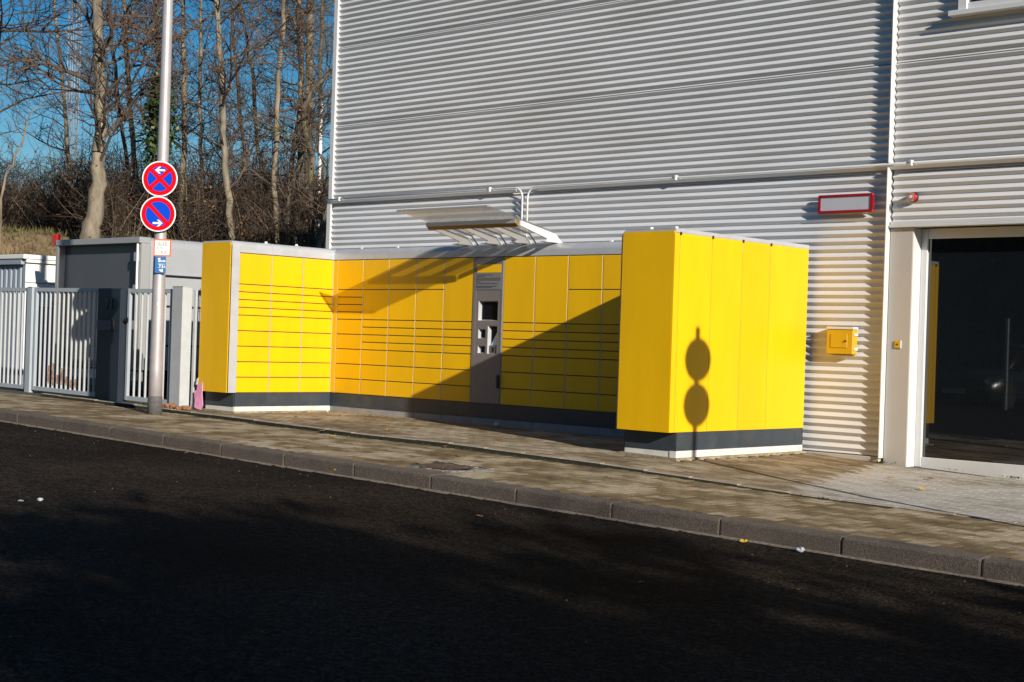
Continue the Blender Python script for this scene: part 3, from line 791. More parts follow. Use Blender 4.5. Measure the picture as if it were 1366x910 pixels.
# right wing's outer side (+X): yellow sheets, plinth and base pieces along it
ys = [11.988, 12.072, 12.622, 13.168, 13.695, 14.455]
for i in range(5):
    x1_ = 13.82 - ys[i] - 0.0015; x0_ = 13.82 - ys[i + 1] + 0.0015
    m = MB().box(x0_, x1_, 0.6735, 0.686, ZB + 0.001, ZTOP - 0.043, 0, 0.002).build('side_panel', YELLOW, rw)
    m.rotation_euler = (0, 0, random.uniform(-0.003, 0.003)) if 0 else (0, 0, 0)
    x1p = min(x1_, 1.7045)
    if i: MB().box(x0_ + .001, x1p, 0.62, 0.684, -0.986, ZB - 0.001).build('plinth_panel', ANTHRA, rw)
    if i: MB().box(x0_ + .002, x1p - (0.01 if i == 0 else 0.001), 0.60, 0.686, -1.16, -0.9885, 0, 0.003).build('base_block', CONC_W, rw)
    if i:
        m = MB().box(x1_ - 0.012, x1_ + 0.014, 0.687, 0.697, ZTOP - 0.062, ZTOP - 0.030, 0, 0.002).build('panel_clip', BLACK, rw)
MB().box(-0.635, 1.818, 0.600, 0.6895, ZTOP - 0.041, ZTOP + 0.0015, 0, 0.003).build('top_rail', SILVER, rw)
# lifting tabs on the roofs
for bk, x, y in ((bb, 0.35, .2), (bb, 1.1, .2), (bb, 4.9, .2), (bb, 5.5, .2), (rw, 1.70, .60), (rw, 1.72, .30), (lw, 0.67, .15), (lw, 1.2, .15)):
    m = MB().box(x - .045, x + .045, y - .02, y + .02, ZTOP, ZTOP + 0.006).box(x - .02, x + .02, y - .008, y + .008, ZTOP + .006, ZTOP + 0.03, 0, 0.003).build('lifting_tab', WHITEP, bk)
m = MB().box(-0.25, 0.1, 0.30, 0.50, ZTOP + 0.002, ZTOP + 0.006).build('dirt_patch', POLEB, rw)

# terminal column
tx0, tx1 = -13.612 - X0, -13.08 - X0
tm = bb
def tbox(name, xa, xb, za, zb_, y0, y1, m, c=0.003, par=None):
    return MB().box(xa - X0, xb - X0, y0, y1, za, zb_, 0, c).build(name, m, par or bb)
term = bpy.data.objects.new('terminal', None); COL.objects.link(term); term.parent = pk; term.location = (X0, 13.82, 0)
# the face plate has real recesses: built as a frame of bars round the openings
def plate(holes, x0, x1, z0, z1, y0, y1, name, m, par):
    xs = sorted(set([x0, x1] + [h[0] for h in holes] + [h[1] for h in holes]))
    zs = sorted(set([z0, z1] + [h[2] for h in holes] + [h[3] for h in holes]))
    nx, nz = len(xs), len(zs)
    def hole(i, j):
        cx = (xs[i] + xs[i + 1]) / 2; cz = (zs[j] + zs[j + 1]) / 2
        return any(h[0] < cx < h[1] and h[2] < cz < h[3] for h in holes)
    solid = lambda i, j: 0 <= i < nx - 1 and 0 <= j < nz - 1 and not hole(i, j)
    b = MB()
    for i in range(nx - 1):
        for j in range(nz - 1):
            if not solid(i, j): continue
            a, c, d, e = xs[i], xs[i + 1], zs[j], zs[j + 1]
            b.add([(a, y0, d), (c, y0, d), (c, y0, e), (a, y0, e)], [(0, 1, 2, 3)])
            if not solid(i - 1, j): b.add([(a, y0, d), (a, y0, e), (a, y1, e), (a, y1, d)], [(0, 1, 2, 3)])
            if not solid(i + 1, j): b.add([(c, y0, d), (c, y1, d), (c, y1, e), (c, y0, e)], [(0, 1, 2, 3)])
            if not solid(i, j - 1): b.add([(a, y0, d), (a, y1, d), (c, y1, d), (c, y0, d)], [(0, 1, 2, 3)])
            if not solid(i, j + 1): b.add([(a, y0, e), (c, y0, e), (c, y1, e), (a, y1, e)], [(0, 1, 2, 3)])
    return b.build(name, m, par)
o = lambda x: x - X0
scr = (o(-13.505), o(-13.16), 0.262, 0.515)
h1 = (o(-13.495), o(-13.365), 0.032, 0.155)
h2 = (o(-13.495), o(-13.365), -0.157, -0.062)
sl = (o(-13.325), o(-13.160), -0.160, 0.200)
modz = (o(-13.551), o(-13.107), -0.185, 0.652)
plate([modz], tx0 + 0.006, tx1 - 0.006, ZB + 0.005, ZT - 0.004, -0.012, 0.003, 'front_plate', TERMINAL, term)
ft = plate([scr, h1, h2, sl], modz[0], modz[1], modz[2], modz[3], -0.008, 0.0, 'control_panel', TERMINAL, term)
b = MB()
for (xa, xb, za, zb_) in (scr, h1, h2, sl):      # bright lined pockets
    d = 0.052; i = 0.012
    F0 = [(xa, -0.008, za), (xb, -0.008, za), (xb, -0.008, zb_), (xa, -0.008, zb_)]
    F1 = [(xa + i, d, za + i), (xb - i, d, za + i), (xb - i, d, zb_ - i), (xa + i, d, zb_ - i)]
    b.add(F0 + F1, [(0, 1, 5, 4), (1, 2, 6, 5), (2, 3, 7, 6), (3, 0, 4, 7)], 0)
    b.add(F1, [(0, 1, 2, 3)], 1)
b.build('pocket', [SILVER, SCREEN], term, fix=False)
tb = lambda n, xa, xb, za, zb_, y0, y1, m, c=0.0: MB().box(o(xa), o(xb), y0, y1, za, zb_, 0, c).build(n, m, term)
tb('screen', -13.485, -13.18, 0.282, 0.495, 0.044, 0.050, SCREEN)
tb('yellow_header', -13.545, -13.120, 0.876, 0.980, -0.0155, -0.0125, YELLOW)
TXT = mat('text_panel_grey', (0.17, 0.175, 0.19), 0.4)
TXT2 = mat('text_panel_brown', (0.11, 0.10, 0.095), 0.4)
TXTD = mat('printed_text', (0.045, 0.045, 0.05), 0.6)
tb('text_panel', -13.548, -13.116, 0.662, 0.870, -0.0155, -0.0125, TXT)
tb('text_panel', -13.547, -13.117, 0.772, 0.812, -0.0170, -0.0157, TXT2)
b = MB()
rr = random.Random(5)
for z, xa, xb in ((0.846, -13.535, -13.25), (0.827, -13.535, -13.39), (0.758, -13.538, -13.47), (0.735, -13.538, -13.175), (0.701, -13.538, -13.19), (0.684, -13.538, -13.27)):
    x = xa
    while x < xb:
        w = rr.uniform(0.012, 0.035); b.box(o(x), o(min(x + w, xb)), -0.0172, -0.0158, z - 0.005, z + 0.005); x += w + 0.007
tag(b.build('printed_line', TXTD, term), kind='stuff')
# crumpled paper in the tall pocket and a card slot under it
b = MB(); b.add([(o(-13.305), 0.035, -0.05), (o(-13.168), 0.012, -0.05), (o(-13.166), 0.03, 0.15), (o(-13.20), 0.045, 0.13), (o(-13.24), 0.04, 0.06)], [(0, 1, 2, 4), (2, 3, 4)])
b.build('paper_slip', PAPER, term)
tb('card_reader', -13.312, -13.172, -0.148, -0.055, 0.012, 0.04, TERMINAL, 0.004)
tb('card_slot', -13.262, -13.222, -0.135, -0.072, 0.006, 0.011, BLACK, 0.002)
tb('lock_handle', -13.126, -13.090, -0.595, -0.425, -0.040, -0.0125, BLACK, 0.005)

# canopy on the roof of the bank
can = bpy.data.objects.new('canopy', None); COL.objects.link(can); can.parent = pk
CX0, CX1 = -13.82, -12.29
yf, zf, yr, zr = 12.70, 1.572, 13.76, 1.318       # glass from front edge to rear
slope = (zf - zr) / (yf - yr)
gz = lambda y: zf + (y - yf) * slope
armp = [(13.66, ZTOP + 0.001), (14.03, ZTOP + 0.001), (13.985, 1.262), (13.90, 1.335), (13.86, 1.352), (yr, gz(yr) + 0.075), (13.22, gz(13.22) + 0.026), (12.72, gz(12.72) - 0.004),
        (12.72, gz(12.72) - 0.022), (13.22, gz(13.22) - 0.036), (13.60, gz(13.60) - 0.045), (13.735, 1.285), (13.725, 1.262)]
armp = [(13.66, ZTOP + 0.001), (14.03, ZTOP + 0.001), (13.975, 1.272), (13.885, 1.345), (13.24, 1.463), (13.236, 1.405), (13.735, 1.282), (13.72, 1.262)]
for k in range(4):
    x = lerp(CX0, CX1, k / 3)
    MB().prism(armp, 'x', x - 0.011, x + 0.011).build('canopy_arm', WHITEP, can, fix=True)
    MB().box(x - 0.05, x + 0.05, 13.66, 14.05, ZTOP + .0012, ZTOP + 0.010).build('arm_foot', SILVER, can)
    if k < 3:   # slim stay beside the arm
        MB().tube([(x + 0.10, 13.99, ZTOP + 0.01), (x + 0.10, 13.86, 1.36), (x + 0.10, 13.24, 1.478)], 0.010, 6).build('stay_rod', TERMINAL, can)
gpoly = [(yf, gz(yf) + 0.010), (yf, gz(yf) + 0.018), (13.80, gz(13.80) + 0.092), (13.80, gz(13.80) + 0.084)]
gpoly = [(12.66, 1.585), (12.66, 1.593), (13.86, 1.373), (13.86, 1.365)]
MB().prism(gpoly, 'x', CX0 - 0.03, CX1 + 0.02).build('glass_panel', CANGLASS, can, fix=True)
GOLD = mat('bronze_bar', (0.20, 0.13, 0.03), 0.45)
MB().prism([(13.17, 1.430), (13.17, 1.472), (13.232, 1.462), (13.232, 1.388), (13.222, 1.388)], 'x', CX0 - 0.03, CX1 - 0.012).build('cross_bar', GOLD, can, fix=True)
MB().box(CX0 - 0.031, CX1 - 0.011, 13.163, 13.1695, 1.428, 1.478).build('cross_bar', VANF, can)
MB().box(CX0 - 0.03, CX1 + 0.02, 12.645, 12.6595, 1.575, 1.597, 0, 0.002).build('front_edge', VANF, can)

# ------------------------------------------------------------------ gate, fence and pillar on the left
FY = 11.95
def fz(x): return pw(x, [(-30, 0.63), (-22, 0.605), (-17, 0.575)])
def fb(x): return pw(x, [(-30, -0.93), (-22, -0.975), (-19.3, -1.005), (-17.4, -1.02)])
def gate_leaf(name, label, cat, x0, x1, nb, rust=(), frame=0.055):
    g = empty(name, label, cat)
    t = 0.045
    def rail(za, zb_, nm):
        b = MB()
        vs = []
        for x in (x0 + frame, x1 - frame):
            for y in (FY - t / 2, FY + t / 2):
                for f in (za, zb_): vs.append((x, y, f(x)))
        b.add(vs, [(0, 1, 3, 2), (4, 6, 7, 5), (0, 4, 5, 1), (2, 3, 7, 6), (0, 2, 6, 4), (1, 5, 7, 3)])
        b.build(nm, FENCE2, g, fix=True)
    rail(lambda x: fz(x) - 0.058, lambda x: fz(x) - 0.001, 'top_rail')
    rail(lambda x: fb(x) + 0.001, lambda x: fb(x) + 0.062, 'bottom_rail')
    for xa in (x0, x1 - frame):
        MB().box(xa, xa + frame, FY - t / 2 - .001, FY + t / 2 + .001, fb(xa), fz(xa), 0, 0.004).build('stile', FENCE2, g)
    step = (x1 - x0 - 2 * frame) / (nb + 1)
    for i in range(nb):
        x = x0 + frame + step * (i + 1)
        bb_ = MB().box(x - 0.009, x + 0.009, FY - 0.015, FY + 0.015, fb(x) + 0.055, fz(x) - 0.052, 0, 0.002)
        br = bb_.build('bar', FENCEM, g)
        if i in rust:
            hgt = 0.10 + 0.25 * random.random(); zb0 = fb(x) + 0.08 + 0.05 * random.random()
            MB().box(x + 0.0091, x + 0.0097, FY - 0.012, FY + 0.010, zb0, zb0 + hgt).box(x - 0.006, x + 0.0092, FY - 0.0162, FY - 0.0152, zb0 + .03, zb0 + hgt * .7).build('rust_patch', RUST, br)
    return g
gate_leaf('gate', 'wide grey barred gate leaf with rusty bar feet left of the dark number pillar', 'gate', -21.27, -19.36, 13, rust=(2, 3, 4, 5, 6, 7, 8))
gate_leaf('bar_fence', 'grey barred fence panel left of the gate leaf, cut by the left picture edge', 'fence', -23.4, -21.48, 13)
p = empty('fence_post', 'square grey post between the gate leaf and the leftmost fence panel', 'post')
MB().box(-21.45, -21.30, FY - 0.05, FY + 0.06, -1.06, 0.605, 0, 0.006).build('shaft', FENCE2, p)
MB().box(-21.455, -21.295, FY - 0.055, FY + 0.065, 0.606, 0.614, 0, 0.003).build('cap', FENCEM, p)
gate_leaf('wicket_gate', 'narrow grey barred wicket gate between the dark number pillar and the pale post', 'gate', -18.68, -17.57, 6)
wk = bpy.data.objects['wicket_gate']
MB().box(-18.675, -18.635, FY - 0.05, FY - 0.022, 0.10, 0.17, 0, 0.004).build('lock_case', BLACK, wk)
MB().tube([(-18.65, FY - 0.05, 0.14), (-18.65, FY - 0.085, 0.14), (-18.56, FY - 0.085, 0.14)], 0.010, 8).build('handle', BLACK, wk)
# number pillar
pi_ = empty('gate_pillar', 'dark blue-grey metal pillar numbered 71 with a letter slot, between the two gates', 'pillar')
MB().box(-19.32, -18.72, 11.84, 11.97, -1.2, 0.585, 0, 0.006).build('body', NAVY, pi_)
MB().box(-19.25, -18.88, 11.79, 11.8395, -0.02, 0.125, 0, 0.006).build('letter_flap', NAVY2, pi_)
MB().box(-18.875, -18.845, 11.80, 11.8395, -0.03, 0.13, 0, 0.004).build('flap_end', BLACK, pi_)
b = MB()
z0, z1 = 0.285, 0.43
b.prism([(-19.12, z1), (-19.12, z1 - .026), (-19.055, z1 - .026), (-19.105, z0), (-19.075, z0), (-19.02, z1 - .02), (-19.02, z1)], 'y', 11.832, 11.8395)
b.build('number', BLACK, pi_, fix=True)
b = MB()
b.prism([(-19.0, z1 - .055), (-18.965, z1), (-18.935, z1), (-18.935, z0), (-18.962, z0), (-18.962, z1 - .05), (-18.985, z1 - .075)], 'y', 11.832, 11.8395)
b.build('number', BLACK, pi_, fix=True)
# pale square post and the mesh fence behind the left wing
p = empty('fence_post', 'pale grey square post beside the yellow locker end and brick rubble', 'post')
MB().box(-17.52, -17.27, FY - 0.06, FY + 0.10, -1.10, 0.605, 0, 0.006).build('shaft', FENCEM, p)
MB().box(-17.525, -17.265, FY - 0.065, FY + 0.105, 0.606, 0.615, 0, 0.003).build('cap', FENCEM, p)
mf = empty('mesh_fence', 'short fence of thin rods with spiked top running back behind the yellow locker end', 'fence')
MB().box(-17.255, -17.205, 12.06, 12.11, -1.1, 0.57, 0, 0.003).build('post', FENCEM, mf)
MB().box(-17.22, -17.18, 12.60, 12.66, -1.1, 0.57, 0, 0.003).build('post', BLACK, mf)
for k in range(22):
    y = 12.13 + k * 0.1
    MB().tube([(-17.21, y, -1.02), (-17.21, y, 0.60)], 0.004, 5).build('rod', VANF, mf)
for k in range(8):
    z = -0.98 + k * 0.21
    MB().tube([(-17.214, 12.1, z), (-17.214, 14.4, z)], 0.004, 5).build('cross_rod', VANF, mf)
MB().box(-17.24, -17.20, 12.11, 14.4, 0.50, 0.57).build('top_strip', FENCEM, mf)

# box trailer and cabin in the yard
tr = empty('box_trailer', 'silver box trailer with a dark grey framed tailboard parked behind the gate', 'trailer')
TX0, TX1, TY = -22.32, -19.86, 13.0
prof = [(TX0, -0.62), (TX1, -0.62), (TX1, 1.28)]
for k in range(1, 7):
    t = pi / 2 * k / 6; prof.append((TX1 - 0.14 + 0.14 * cos(t), 1.28 + 0.15 * sin(t)))
prof += [(TX0 + 0.1, 1.43), (TX0, 1.33)]
MB().prism(prof, 'y', TY + 0.06, TY + 5.2, 0, False).build('body', VANS, tr, fix=True)
for z, h in ((0.83, 0.035), (0.36, 0.03), (-0.25, 0.03)):
    MB().box(TX1, TX1 + 0.012, TY + 0.12, TY + 5.1, z + h, z + h + 0.03, 0, 0.004).build('side_rib', VANS, tr)
    MB().box(TX1, TX1 + 0.004, TY + 0.12, TY + 5.1, z, z + h).build('side_groove', BLACK, tr)
MB().box(TX0 + 0.07, TX1 - 0.12, TY + 0.0, TY + 0.058, -0.62, 1.33).build('tailboard', VAND, tr)
MB().box(TX0 + 0.001, TX1 - 0.0, TY - 0.14, TY + 0.058, 1.332, 1.425, 0, 0.006).build('top_frame', VANF, tr)
MB().box(TX0, TX0 + 0.068, TY - 0.13, TY + 0.058, -0.62, 1.331, 0, 0.004).build('side_frame', VANF, tr)
MB().box(TX1 - 0.118, TX1 + 0.002, TY - 0.10, TY + 0.058, -0.62, 1.331, 0, 0.006).build('side_frame', VANF, tr)
for z in (1.05, 0.55, 0.0):
    MB().box(TX1 - 0.16, TX1 - 0.06, TY - 0.135, TY - 0.1005, z, z + 0.14, 0, 0.004).build('hinge', VANF, tr)
MB().tube([(TX1 - 0.07, TY - 0.125, -0.6), (TX1 - 0.07, TY - 0.125, 1.32)], 0.018, 8).build('lock_rod', WHITEP, tr)
MB().prism([(TX0 - 0.17, 1.51), (TX0 - 0.01, 1.53), (TX0 - 0.003, 1.33), (TX0 - 0.09, 1.32)], 'y', TY - 0.12, TY - 0.05).build('marker_lamp', REDLENS, tr, fix=True)
MB().box(TX0 + .05, TX1 - .05, TY - 0.06, TY + 0.05, -0.80, -0.65, 0, 0.01).build('rear_bumper', VANF, tr)
for x in (TX0 + 0.25, TX1 - 0.45): MB().box(x, x + 0.2, TY - 0.075, TY - 0.061, -0.77, -0.68, 0, 0.004).build('tail_lamp', REDLENS, tr)
for x in (TX0 + 0.18, TX1 - 0.18):
    for y in (TY + 1.9, TY + 2.7):
        w = MB().tube([(x - 0.1, y, -0.80), (x + 0.1, y, -0.80)], 0.32, 20).build('wheel', TYRE, tr)
        MB().tube([(x - 0.106, y, -0.80), (x + 0.106, y, -0.80)], 0.18, 16).build('rim', VANS, w)
MB().box(TX0 + 0.4, TX1 - 0.4, TY + 0.3, TY + 5.6, -0.82, -0.62).build('chassis', BLACK, tr)

cb = empty('site_cabin', 'low flat-roofed white and blue-grey ribbed cabin left of the silver trailer', 'cabin')
bx0, bx1, by = -29.8, -23.92, 13.25
MB().box(bx0, bx1, by, by + 5, -1.1, 1.10).build('core_wall', CABG, cb)
b = MB(); x = bx0; prof = []
while x < bx1 - 0.02:
    prof += [(x, by - 0.004), (x + 0.02, by - 0.028), (x + 0.10, by - 0.028), (x + 0.12, by - 0.004)]; x += 0.165
vs = [(p_[0], p_[1], z) for z in (-1.05, 1.06) for p_ in prof]; n = len(prof)
b.add(vs, [(i, i + 1, n + i + 1, n + i) for i in range(n - 1)]); b.build('ribbed_wall', CABG, cb)
MB().box(bx1, bx1 + 0.02, by - 0.03, by + 5, 0.76, 1.09, 0, 0.008).build('wall_panel', CABW, cb)
MB().box(bx1, bx1 + 0.02, by + 0.07, by + 5, 0.35, 0.745, 0, 0.006).build('wall_panel', CABW, cb)
MB().box(bx1, bx1 + 0.018, by - 0.03, by + 0.065, -1.1, 0.745, 0, 0.006).build('corner_post', CABW, cb)
MB().box(bx1, bx1 + 0.016, by + 0.07, by + 5, -1.1, 0.345).build('wall_panel', CABG, cb)  # shadow on the lower wall, painted as a blue-grey panel
MB().box(bx0, bx1 + 0.10, by - 0.12, by + 5.1, 1.16, 1.24, 0, 0.01).build('roof', CABW, cb)
MB().box(bx0, bx1 - 0.02, by - 0.10, by - 0.03, 1.065, 1.158, 0, 0.006).build('gutter', CABG, cb)
MB().box(bx1 + 0.021, bx1 + 0.08, by - 0.05, by + 5.05, 1.10, 1.158, 0, 0.006).build('gutter', CABW, cb)
for k in range(2): MB().tube([(bx1 + 0.02, by + 0.52 + 0.09 * k, 0.43), (bx1 + 0.05, by + 0.52 + 0.09 * k, 0.43)], 0.036, 10).build('amber_lamp', AMBER, cb)

# ------------------------------------------------------------------ sign poles
def arrow(b, cx, cz, L, s, y):
    h = 0.012
    b.prism([(cx - s * L / 2, cz), (cx - s * (L / 2 - .05), cz + .043), (cx - s * (L / 2 - .075), cz + .043), (cx - s * (L / 2 - .042), cz + h), (cx + s * L / 2, cz + h), (cx + s * L / 2, cz - h),
             (cx - s * (L / 2 - .042), cz - h), (cx - s * (L / 2 - .075), cz - .043), (cx - s * (L / 2 - .05), cz - .043)], 'y', y, y + 0.0012)
def disc(b, r0, r1, y, n=48, y2=None):
    for k in range(n):
        a0 = 2 * pi * k / n; a1 = 2 * pi * (k + 1) / n
        if r0 == 0: b.add([(0, y, 0), (r1 * cos(a0), y, r1 * sin(a0)), (r1 * cos(a1), y, r1 * sin(a1))], [(0, 1, 2)])
        else: b.add([(r0 * cos(a0), y, r0 * sin(a0)), (r1 * cos(a0), y, r1 * sin(a0)), (r1 * cos(a1), y, r1 * sin(a1)), (r0 * cos(a1), y, r0 * sin(a1))], [(0, 1, 2, 3)])
def nosign(label, loc, rz, cross, arr, group=None):
    s = empty('road_sign', label, 'road sign', group, loc); s.rotation_euler = (0, 0, rz)
    circ = [(0.222 * cos(2 * pi * k / 48), 0.222 * sin(2 * pi * k / 48)) for k in range(48)]
    MB().prism(circ, 'y', 0.0, 0.004, 0, True).build('plate', SWHITE, s, fix=True)
    b = MB(); disc(b, 0, 0.160, -0.0015); b.build('blue_field', SBLUE, s)
    b = MB(); disc(b, 0.155, 0.207, -0.003)
    for d in ((1, -1) if cross else (-1,)):
        w = 0.025; L = 0.17
        c, sn = cos(d * pi / 4), sin(d * pi / 4)
        yy = -0.0026 - 0.0002 * (d + 1)
        P = lambda u, v: (u * c - v * sn, yy, u * sn + v * c)
        b.add([P(-L, -w), P(L, -w), P(L, w), P(-L, w)], [(0, 1, 2, 3)])
    b.build('red_mark', SRED, s)
    b = MB()
    if arr < 0: arrow(b, 0.0, 0.108, 0.125, 1, -0.0052)
    else: arrow(b, 0.0, -0.115, 0.125, -1, -0.0052)
    b.build('arrow', SWHITE, s, fix=True)
    b = MB(); b.box(-0.05, 0.05, 0.0045, 0.05, -0.16, -0.13); b.box(-0.05, 0.05, 0.0045, 0.05, 0.13, 0.16); b.build('clamp', GALV, s)
    b = MB()
    for x in (-0.04, 0.04):
        for z in (-0.205, 0.205): b.tube([(x, 0.0, z), (x, -0.004, z)], 0.007, 6, 0, False)
    b.build('rivet', GALV, s)
    return s
PX, PY = -16.14, 10.75
th = RAD(43)
nx, ny = sin(th), -cos(th)
lp = empty('lamp_post', 'tall tapering galvanised lamp post at the gate carrying two round signs', 'lamp post')
rz_ = lambda z: lerp(0.086, 0.056, (z + 1.03) / 6.5)
zz = [-1.1, -0.5, 0.5, 1.5, 2.5, 4.0, 5.5]
MB().tube([(PX, PY, z) for z in zz], [rz_(z) for z in zz], 24).build('shaft', GALV, lp)
MB().tube([(PX, PY, z) for z in (-1.1, -0.84, -0.825)], [0.092, 0.092, 0.088], 24).build('collar', POLEB, lp)
MB().tube([(PX, PY, 5.5), (PX + .05, PY - .1, 6.0), (PX + 0.5, PY - 1.1, 6.3)], [0.05, 0.045, 0.04], 12).build('lamp_arm', GALV, lp)
MB().tube([(PX + 0.5, PY - 1.1, 6.3), (PX + 0.6, PY - 1.32, 6.33), (PX + 0.75, PY - 1.65, 6.33), (PX + 0.8, PY - 1.75, 6.31)], [0.06, 0.14, 0.13, 0.05], 14).build('lamp_head', GALV, lp)
b = MB().box(-0.016, 0.016, -0.0865, -0.080, -0.02, 0.02); st = b.build('sticker', SWHITE, lp); st.location = (PX, PY, 0.33); st.rotation_euler = (0, 0, th + 0.25)
o1 = 0.125
nosign('upper round no-stopping sign with red cross and left arrow on the lamp post', (PX + nx * o1, PY + ny * o1, 1.893), th, True, -1)
nosign('lower round no-parking sign with one red bar and right arrow on the lamp post', (PX + nx * o1 - 0.006, PY + ny * o1 - .006, 1.454), th, False, 1)
# faded hydrant plate and blue valve plate
GLY = {'H': ['101', '101', '111', '101', '101'], 'S': ['111', '100', '111', '001', '111'], '1': ['010', '110', '010', '010', '111'], '5': ['111', '100', '111', '001', '111'], '0': ['111', '101', '101', '101', '111'],
       'T': ['111', '010', '010', '010', '010'], '.': ['000', '000', '000', '000', '010'], '4': ['101', '101', '111', '001', '001'], '8': ['111', '101', '111', '101', '111'], '2': ['111', '001', '111', '100', '111'], '3': ['111', '001', '011', '001', '111']}
def glyphs(b, txt, x, z, h, y):
    u = h / 5
    for ch in txt:
        g = GLY.get(ch)
        if g:
            for r_, row_ in enumerate(g):
                for c_, v_ in enumerate(row_):
                    if v_ == '1': b.box(x + c_ * u, x + (c_ + 1) * u, y - 0.001, y, z - (r_ + 1) * u, z - r_ * u)
        x += u * (4 if ch != '.' else 2.5)
def rrect(x0, x1, z0, z1, r, n=5):
    p = []
    for cx, cz, a in ((x1 - r, z1 - r, 0), (x0 + r, z1 - r, 1), (x0 + r, z0 + r, 2), (x1 - r, z0 + r, 3)):
        for k in range(n + 1):
            t = pi / 2 * (a + k / n); p.append((cx + r * cos(t), cz + r * sin(t)))
    return p
hs = empty('hydrant_plate', 'white plate with orange border and faded figures under the round signs', 'sign', loc=(PX + nx * .098 + .045, PY + ny * .098 + .03, 1.034)); hs.rotation_euler = (0, 0, th - RAD(4))
MB().prism(rrect(-0.112, 0.112, -0.108, 0.108, 0.02), 'y', 0.0, 0.006).build('border', SORANGE, hs, fix=True)
MB().prism(rrect(-0.094, 0.094, -0.090, 0.090, 0.008), 'y', -0.0015, -0.0003).build('face', SWHITE, hs, fix=True)
b = MB(); glyphs(b, 'H150', -0.058, 0.070, 0.038, -0.0017); b.box(-0.07, 0.07, -0.0026, -0.0017, 0.022, 0.027); glyphs(b, '1.4', -0.066, 0.012, 0.034, -0.0017); b.box(-0.005, 0.0, -0.0026, -0.0017, -0.06, 0.01); glyphs(b, '5.2', -0.012, -0.040, 0.034, -0.0017)
b.build('faded_figures', SPRINT, hs)
MB().box(-0.04, 0.04, 0.0065, 0.03, -0.02, 0.02).build('clamp', GALV, hs)
vs_ = empty('valve_plate', 'small blue plate with white letters and figures below the orange-bordered plate', 'sign', loc=(PX + nx * .105 + .03, PY + ny * .105 + .02, 0.822)); vs_.rotation_euler = (0, 0, th + RAD(4))
MB().prism(rrect(-0.066, 0.066, -0.105, 0.105, 0.014), 'y', 0.0, 0.02).build('face', SBLUE2, vs_, fix=True)
b = MB(); glyphs(b, 'S', -0.028, 0.084, 0.050, -0.0003); glyphs(b, '100', 0.008, 0.058, 0.024, -0.0003); b.box(-0.03, 0.06, -0.0013, -0.0003, 0.006, 0.011); glyphs(b, '.T1', -0.035, 0.0, 0.04, -0.0003); glyphs(b, '4', 0.045, -0.012, 0.026, -0.0003); glyphs(b, '48', -0.012, -0.055, 0.034, -0.0003)
b.build('white_figures', SWHITE, vs_)
MB().box(-0.03, 0.03, 0.021, 0.04, -0.02, 0.02).build('clamp', GALV, vs_)
# a second sign post farther up the road (its shadow falls on the yellow side of the right wing)
QX, QY = -3.40, 10.395
tp = 5.62
sp = empty('sign_post', 'slim steel sign post farther up the footway', 'sign post', loc=(0, 0, 0))
MB().tube([(QX, QY, z) for z in (-1.35, 0.5, 2.36)], 0.036, 14).build('shaft', GALV, sp)
nosign('upper round no-stopping sign on the slim steel post beside the glass door', (QX + .05, QY, 2.055), RAD(88), True, -1)
nosign('lower round no-parking sign on the slim steel post beside the glass door', (QX + .05, QY, 1.595), RAD(88), False, 1)

# concrete footing strip round the lockers
def footing(x0, x1, y0, y1):
    z = max(zg(x0, y0), zg(x1, y1), zg(x0, y1), zg(x1, y0)) + 0.018
    zl = [zg(x, y) + 0.020 for x in (x0, x1) for y in (y0, y1)]
    vs = []
    for k, (x, y) in enumerate([(x, y) for x in (x0, x1) for y in (y0, y1)]): vs += [(x, y, zl[k] - .1), (x, y, zl[k])]
    MB().add(vs, [(0, 1, 3, 2), (4, 6, 7, 5), (0, 4, 5, 1), (2, 3, 7, 6), (0, 2, 6, 4), (1, 5, 7, 3)]).build('footing_strip', FOOT, fore, fix=True)
FOOT = mat('mossy_mortar', (0.30, 0.24, 0.15), 0.95, var=0.4, vscale=25, dirt=(0.12, 0.11, 0.03), damt=0.8, dscale=9, bump=0.5, bscale=60)
footing(-16.33, -9.76, 13.74, 13.85)
footing(-16.44, -16.345, 12.115, 13.735); footing(-17.08, -16.445, 12.115, 12.21)
footing(-9.72, -8.975, 12.06, 12.16); footing(-9.06, -8.976, 12.1605, 14.47)
# ------------------------------------------------------------------ litter and small things
pk_ = empty('pink_sheet', 'torn pink plastic sheet leaning against the yellow locker end', 'sheet', loc=(-17.05, 11.99, 0))
z0 = zg(-17.05, 11.95) + 0.01
pts = [(-0.03, 0.36), (0.10, 0.38), (0.105, 0.22), (0.155, 0.06), (0.13, 0.0), (0.05, 0.012), (-0.02, 0.03), (-0.035, 0.2)]
b = MB(); vs = []
for y in (0.0, 0.008):
    for (x, z) in pts: vs.append((x, y + 0.05 * (z / 0.38) + 0.01 * sin(9 * x + 7 * z), z0 + z))
n = len(pts); b.add(vs, [tuple(range(n)), tuple(range(n, 2 * n))[::-1]] + [(i, n + i, n + (i + 1) % n, (i + 1) % n) for i in range(n)]); b.build('sheet', PINK, pk_, fix=True)
b = MB(); pts = [(-0.085, 0.25), (-0.03, 0.26), (-0.03, 0.08), (-0.06, 0.08)]; vs = [(x, y + 0.03 + 0.05 * z, z0 + z) for y in (0, .006) for (x, z) in pts]; n = 4
b.add(vs, [tuple(range(n)), tuple(range(n, 2 * n))[::-1]] + [(i, n + i, n + (i + 1) % n, (i + 1) % n) for i in range(n)]); b.build('torn_flap', PINK, pk_, fix=True)
b = MB(); vs = [(x, 0.045 + y, z0 + z) for y in (0, .006) for (x, z) in ((-0.06, 0.34), (-0.035, 0.42), (0.0, 0.43), (-0.02, 0.345), (-0.04, 0.33))]; n = 5
